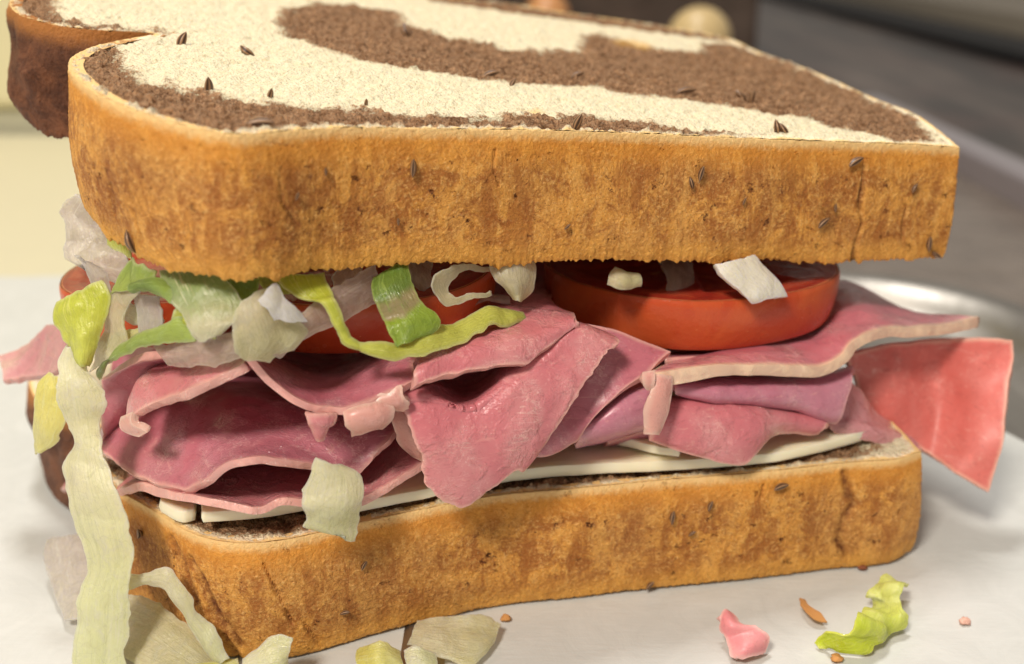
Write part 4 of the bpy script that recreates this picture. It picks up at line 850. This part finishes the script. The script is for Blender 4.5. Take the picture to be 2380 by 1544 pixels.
leaf([[(558, 704, .05), (640, 660, .15)], [(543, 735, -.02), (662, 700, .05)], [(542, 765, -.08), (690, 740, .0)], [(550, 808, -.12), (706, 782, -.02)], [(570, 842, -.1), (622, 846, -.05)]], 'cream', 'crinkled cream lettuce piece at the centre left above the ham seam', wr=0.06, kink=0.09, ragged=0.035)
leaf([[(602, 696, -.06), (646, 662, .05)], [(622, 722, -.12), (675, 705, -.05)], [(640, 746, -.12), (704, 747, -.06)]], 'white', 'ragged white lettuce tatter on the crinkled cream piece', kink=0.09, ragged=0.04)
leaf([[(640, 640, .5), (756, 636, .5)], [(655, 668, .3), (765, 668, .3)], [(695, 692, .15), (772, 690, .15)], [(742, 708, .0), (774, 698, .0)], [(766, 745, -.1), (790, 735, -.1)], [(783, 775, -.15), (806, 770, -.15)], [(806, 802, -.2), (820, 788, -.2)],
 [(832, 816, -.22), (840, 797, -.2)], [(880, 828, -.25), (885, 798, -.2)], [(925, 833, -.25), (928, 803, -.15)], [(965, 830, -.25), (970, 785, -.1)], [(1000, 821, -.2), (1010, 759, .05)], [(1077, 792, -.08), (1060, 748, .2)], [(1110, 775, .0), (1100, 735, .28)], [(1142, 758, .1), (1135, 718, .35)], [(1170, 762, .15), (1168, 722, .4)], [(1228, 741, .32), (1218, 728, .42)]], 'lime',
 'long lime green lettuce strip curving across the ham at the centre', cup=0.03, ragged=0.03, maxn=260, wr=0.025)
leaf([[(870, 640, .5), (945, 605, .5)], [(860, 672, .3), (952, 645, .3)], [(876, 706, .12), (970, 682, .12)], [(892, 742, .05), (984, 702, .05)], [(898, 758, -.1), (1020, 735, -.02)], [(912, 788, -.18), (1016, 764, -.05)], [(924, 806, -.2), (960, 792, -.15)]], 'banded', 'folded green lettuce band with a tan middle standing above the lime strip', cup=0.06)
leaf([[(1138, 618, .7), (1136, 628, .7)], [(1080, 616, .55), (1080, 630, .55)], [(1030, 624, .4), (1052, 645, .45)], [(1000, 652, .3), (1036, 665, .4)], [(1014, 690, .25), (1040, 685, .35)], [(1046, 710, .25), (1062, 692, .3)], [(1092, 697, .3), (1090, 684, .35)], [(1142, 684, .4), (1138, 674, .4)]], 'cream', 'thin cream lettuce curl shaped like a hook in the shaded gap', cup=0.0, kink=0.01)
leaf([[(1138, 606, .6), (1240, 606, .6)], [(1150, 645, .5), (1240, 645, .5)], [(1178, 678, .45), (1232, 682, .5)], [(1196, 700, .45), (1214, 700, .45)]], 'cream', 'olive cream lettuce piece hanging left of the large tomato slice', cup=0.12)
leaf([[(1662, 618, .15), (1745, 600, .2)], [(1684, 648, .0), (1775, 632, .05)], [(1725, 684, -.1), (1808, 665, -.05)], [(1748, 700, -.1), (1822, 690, -.05)]], 'white', 'thick white lettuce rib lying across the front of the large tomato slice', th=0.15, kink=0.03, wr=0.03, ragged=0.02)
leaf([[(1412, 662, .6), (1424, 632, .7)], [(1440, 668, .5), (1452, 640, .6)], [(1486, 657, .55), (1482, 648, .6)]], 'cream', 'small cream lettuce bit on the shaded side of the large tomato slice', th=0.09)
leaf([[(1530, 600, 1.6), (1602, 600, 1.6)], [(1545, 640, 1.2), (1606, 640, 1.2)], [(1552, 676, .9), (1606, 678, .9)]], 'blush', 'shaded pinkish rib standing on the large tomato slice', th=0.08)
leaf([[(360, 806, .3), (398, 842, .2)], [(430, 795, .15), (450, 850, .1)], [(490, 788, .1), (505, 846, .05)], [(548, 770, .1), (560, 826, .05)]], 'blush', 'blush translucent rib lying along the curled ham at left', th=0.07)
leaf([[(875, 620, .6), (885, 690, .6)], [(810, 650, .5), (838, 722, .4)], [(750, 690, .3), (785, 752, .2)], [(690, 740, .15), (712, 778, .1)], [(610, 808, .0), (640, 832, .0)]], 'blush', 'pinkish translucent rib slanting behind the lime strip', th=0.08)
leaf([[(168, 452, 12.9), (240, 500, 12.8)], [(135, 487, 12.9), (260, 540, 12.8)], [(152, 520, 12.8), (280, 570, 12.7)], [(150, 560, 12.7), (300, 600, 12.6)], [(152, 600, 12.6), (310, 640, 12.5)], [(226, 640, 12.4), (320, 675, 12.3)]], 'lilac', 'ridged whitish lettuce rib sticking out under the left end of the top bread', th=0.06, ragged=0.05, kink=0.10)
leaf([[(248, 540, 12.3), (300, 560, 12.0)], [(255, 572, 12.2), (305, 600, 11.9)]], 'lime', 'small light green leaf corner peeping out at the left of the bread')
leaf([[(736, 1066, -.35), (792, 1082, -.38)], [(722, 1092, -.36), (834, 1106, -.4)], [(706, 1150, -.42), (841, 1148, -.45)], [(703, 1175, -.45), (838, 1170, -.45)], [(711, 1205, -.42), (833, 1205, -.42)], [(709, 1232, -.40), (830, 1232, -.40)], [(780, 1246, -.38), (826, 1262, -.38)]], 'pale', 'pale lettuce flake stuck over the ham and the edge of the lower bread', cup=0.08, kink=0.06)
leaf([[(296, 1372, 10.75), (299, 1333, 10.8)], [(335, 1364, 10.75), (345, 1326, 10.8)], [(378, 1372, 10.7), (392, 1322, 10.8)], [(405, 1405, 10.65), (424, 1366, 10.7)], [(430, 1445, 10.6), (456, 1412, 10.65)], [(460, 1490, 10.55), (492, 1452, 10.6)], [(490, 1530, 10.5), (516, 1498, 10.5)], [(515, 1545, 10.45), (531, 1530, 10.45)]], 'pale', 'slim pale lettuce strip bent like an elbow at the lower left corner', cup=0.04)
leaf([[(270, 1385, '0.35'), (270, 1520, '0.1')], [(340, 1393, '0.5'), (310, 1540, '0.12')], [(390, 1420, '0.45'), (350, 1560, '0.12')], [(450, 1480, '0.3'), (410, 1580, '0.1')], [(500, 1530, '0.12'), (480, 1600, '0.06')]], 'cream', 'wide translucent lettuce piece lying on the paper at the lower left', cup=0.05, kink=0.08)
leaf([[(118, 1255, '0.45'), (190, 1235, '0.6')], [(105, 1310, '0.3'), (215, 1290, '0.5')], [(125, 1375, '0.15'), (215, 1360, '0.3')], [(155, 1440, '0.08'), (200, 1440, '0.15')]], 'lilac', 'pale translucent lettuce on the paper left of the long strip', kink=0.08)
leaf([[(440, 1560, '0.15'), (450, 1542, '0.2')], [(500, 1560, '0.15'), (505, 1537, '0.2')], [(555, 1545, '0.15'), (550, 1532, '0.2')]], 'yellow', 'yellow lettuce edge at the bottom of the photo left of centre')
leaf([[(563, 1532, '0.35'), (560, 1600, '0.1')], [(598, 1510, '0.45'), (600, 1600, '0.1')], [(650, 1478, '0.6'), (650, 1590, '0.1')], [(682, 1484, '0.6'), (664, 1560, '0.15')]], 'pale', 'pointed pale lettuce leaf leaning on the lower bread at the bottom', cup=0.06)
leaf([[(834, 1512, '0.15'), (850, 1580, '0.05')], [(860, 1495, '0.4'), (895, 1580, '0.1')], [(900, 1492, '0.45'), (925, 1570, '0.1')], [(932, 1515, '0.3'), (960, 1575, '0.1')]], 'yellow', 'yellow cupped lettuce leaf at the bottom edge of the photo', cup=0.12)
leaf([[(942, 1512, '0.3'), (955, 1590, '0.05')], [(975, 1507, '0.35'), (1000, 1590, '0.05')], [(1012, 1520, '0.25'), (1030, 1580, '0.05')]], 'pale', 'pale yellow lettuce leaf beside the broad cream chip')
leaf([[(945, 1498, '0.15'), (972, 1441, '0.25')], [(985, 1515, '0.12'), (1012, 1438, '0.3')], [(1045, 1535, '0.1'), (1085, 1431, '0.28')], [(1100, 1545, '0.08'), (1135, 1437, '0.2')], [(1145, 1495, '0.08'), (1163, 1455, '0.12')]], 'cream', 'broad cream lettuce chip lying on the paper in front of the lower bread', cup=0.04, kink=0.05)
leaf([[(2056, 1338, '0.25'), (2112, 1350, '0.25')], [(2030, 1360, '0.3'), (2100, 1368, '0.35')], [(2008, 1386, '0.2'), (2096, 1392, '0.3')], [(2025, 1406, '0.15'), (2098, 1412, '0.3')], [(1998, 1432, '0.35'), (2104, 1436, '0.2')], [(1976, 1458, '0.4'), (2092, 1462, '0.1')], [(1940, 1462, '0.35'), (2030, 1496, '0.1')], [(1912, 1480, '0.2'), (2016, 1516, '0.05')], [(1888, 1494, '0.08'), (1940, 1514, '0.05')]], 'bright', 'crumpled bright lime lettuce scrap alone on the paper at lower right', kink=0.12, wr=0.05)

extra = [
 ([[(418, 655, .9), (470, 640, .9)], [(440, 690, .8), (500, 672, .8)], [(470, 712, .7), (515, 700, .7)]], 'cream', 'cream shred in shadow behind the broad sage green leaf'),
 ([[(284, 742, .55), (300, 700, .6)], [(320, 755, .5), (335, 722, .5)], [(372, 770, .4), (378, 742, .45)]], 'pale', 'short pale shred behind the bright green shred at left'),
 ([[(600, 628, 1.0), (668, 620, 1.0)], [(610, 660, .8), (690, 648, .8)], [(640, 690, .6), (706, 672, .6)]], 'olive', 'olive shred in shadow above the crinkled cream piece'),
 ([[(780, 618, .9), (850, 610, .9)], [(772, 650, .75), (838, 640, .8)], [(790, 690, .6), (826, 684, .65)]], 'blush', 'dusky translucent shred left of the folded green band'),
 ([[(942, 612, 1.3), (1004, 610, 1.3)], [(960, 650, 1.1), (1000, 640, 1.1)], [(985, 678, 1.0), (1008, 668, 1.0)]], 'blush', 'dusky shred in the dark gap between green band and cream hook'),
 ([[(1090, 720, .95), (1118, 690, 1.2)], [(1130, 700, 1.0), (1150, 688, 1.2)], [(1185, 702, 1.0), (1180, 692, 1.1)]], 'blush', 'thin pinkish curl lying on the flat ham flap near the tomato'),
 ([[(268, 830, .25), (250, 790, .3)], [(300, 800, .3), (284, 768, .35)], [(345, 790, .35), (330, 762, .4)]], 'yellow', 'yellow shred tucked beneath the bright green shred at left'),
 ([[(176, 590, 12.2), (214, 615, 12.2)], [(205, 640, 12.1), (250, 640, 12.1)], [(232, 700, 12.0), (262, 690, 12.0)]], 'lilac', 'whitish strip hanging beside the red tomato end at far left'),
 ([[(392, 752, .15), (420, 716, .25)], [(440, 762, .1), (470, 742, .2)], [(500, 790, .05), (512, 762, .1)]], 'lime', 'lime sliver peeping from under the sage green leaf')]
for rows_, kind_, lab_ in extra: leaf(rows_, kind_, lab_, ragged=0.035, kink=0.08)

# ------------------------------------------------------------------ scraps and crumbs on the paper
sheet('ham_scrap', [[(1668, 1440, '0.30'), (1682, 1421, '0.34'), (1697, 1425, '0.26')], [(1678, 1468, '0.18'), (1698, 1452, '0.34'), (1726, 1454, '0.30')], [(1690, 1500, '0.10'), (1722, 1478, '0.22'), (1766, 1462, '0.30')], [(1702, 1522, '0.08'), (1735, 1506, '0.20'), (1781, 1484, '0.20')], [(1712, 1533, '0.07'), (1738, 1526, '0.10'), (1772, 1511, '0.08')]], 0.07, HAM['scrap'],
  'pink ham scrap lying on the paper left of the lime lettuce', 'ham scrap', ragged=0.035, rfreq=6, kink=0.06)
M_cr = simple('toasted crumb', (0.55, 0.26, 0.08), 0.8, bs=12, bd=0.03)
M_cd = simple('dark crumb', (0.22, 0.07, 0.03), 0.8, bs=12, bd=0.03); M_cp = simple('pink crumb', (0.72, 0.42, 0.33), 0.6)
sheet('bread_flake', [[(1862, 1390, '0.12'), (1872, 1393, '0.08')], [(1868, 1412, '0.15'), (1886, 1410, '0.12')], [(1884, 1432, '0.14'), (1906, 1427, '0.12')], [(1912, 1447, '0.08'), (1921, 1445, '0.08')]], 0.03, M_cr, 'orange brown flake of bread crust on the paper between ham scrap and lime lettuce', 'crumb', ragged=0.03)
def crumb(px, py, r, mat, label):
    c = Wz(px, py, r*0.5); bm = bmesh.new(); bmesh.ops.create_icosphere(bm, subdivisions=3, radius=1)
    V = np.array([v.co[:] for v in bm.verts]); F = [[v.index for v in f.verts] for f in bm.faces]; bm.free()
    V = V*(1+0.35*fbm(V+px, 1.7, 3, 3))[:, None]*np.array([1.2, 1, 0.6])*r
    setup(mesh_obj('bread_crumb', V+c, F, mat), label, 'crumb')
crumb(2005, 1319, 0.055, M_cd, 'reddish brown crumb in the shadow near the right end of the lower bread')
crumb(1944, 1530, 0.060, M_cr, 'tiny orange crumb below the lime lettuce scrap at the bottom')
crumb(2243, 1444, 0.060, M_cp, 'faint pinkish crumb alone at the far right of the paper')
crumb(1176, 1436, 0.060, M_cr, 'tan crumb touching the lower bread beside the broad cream lettuce chip')
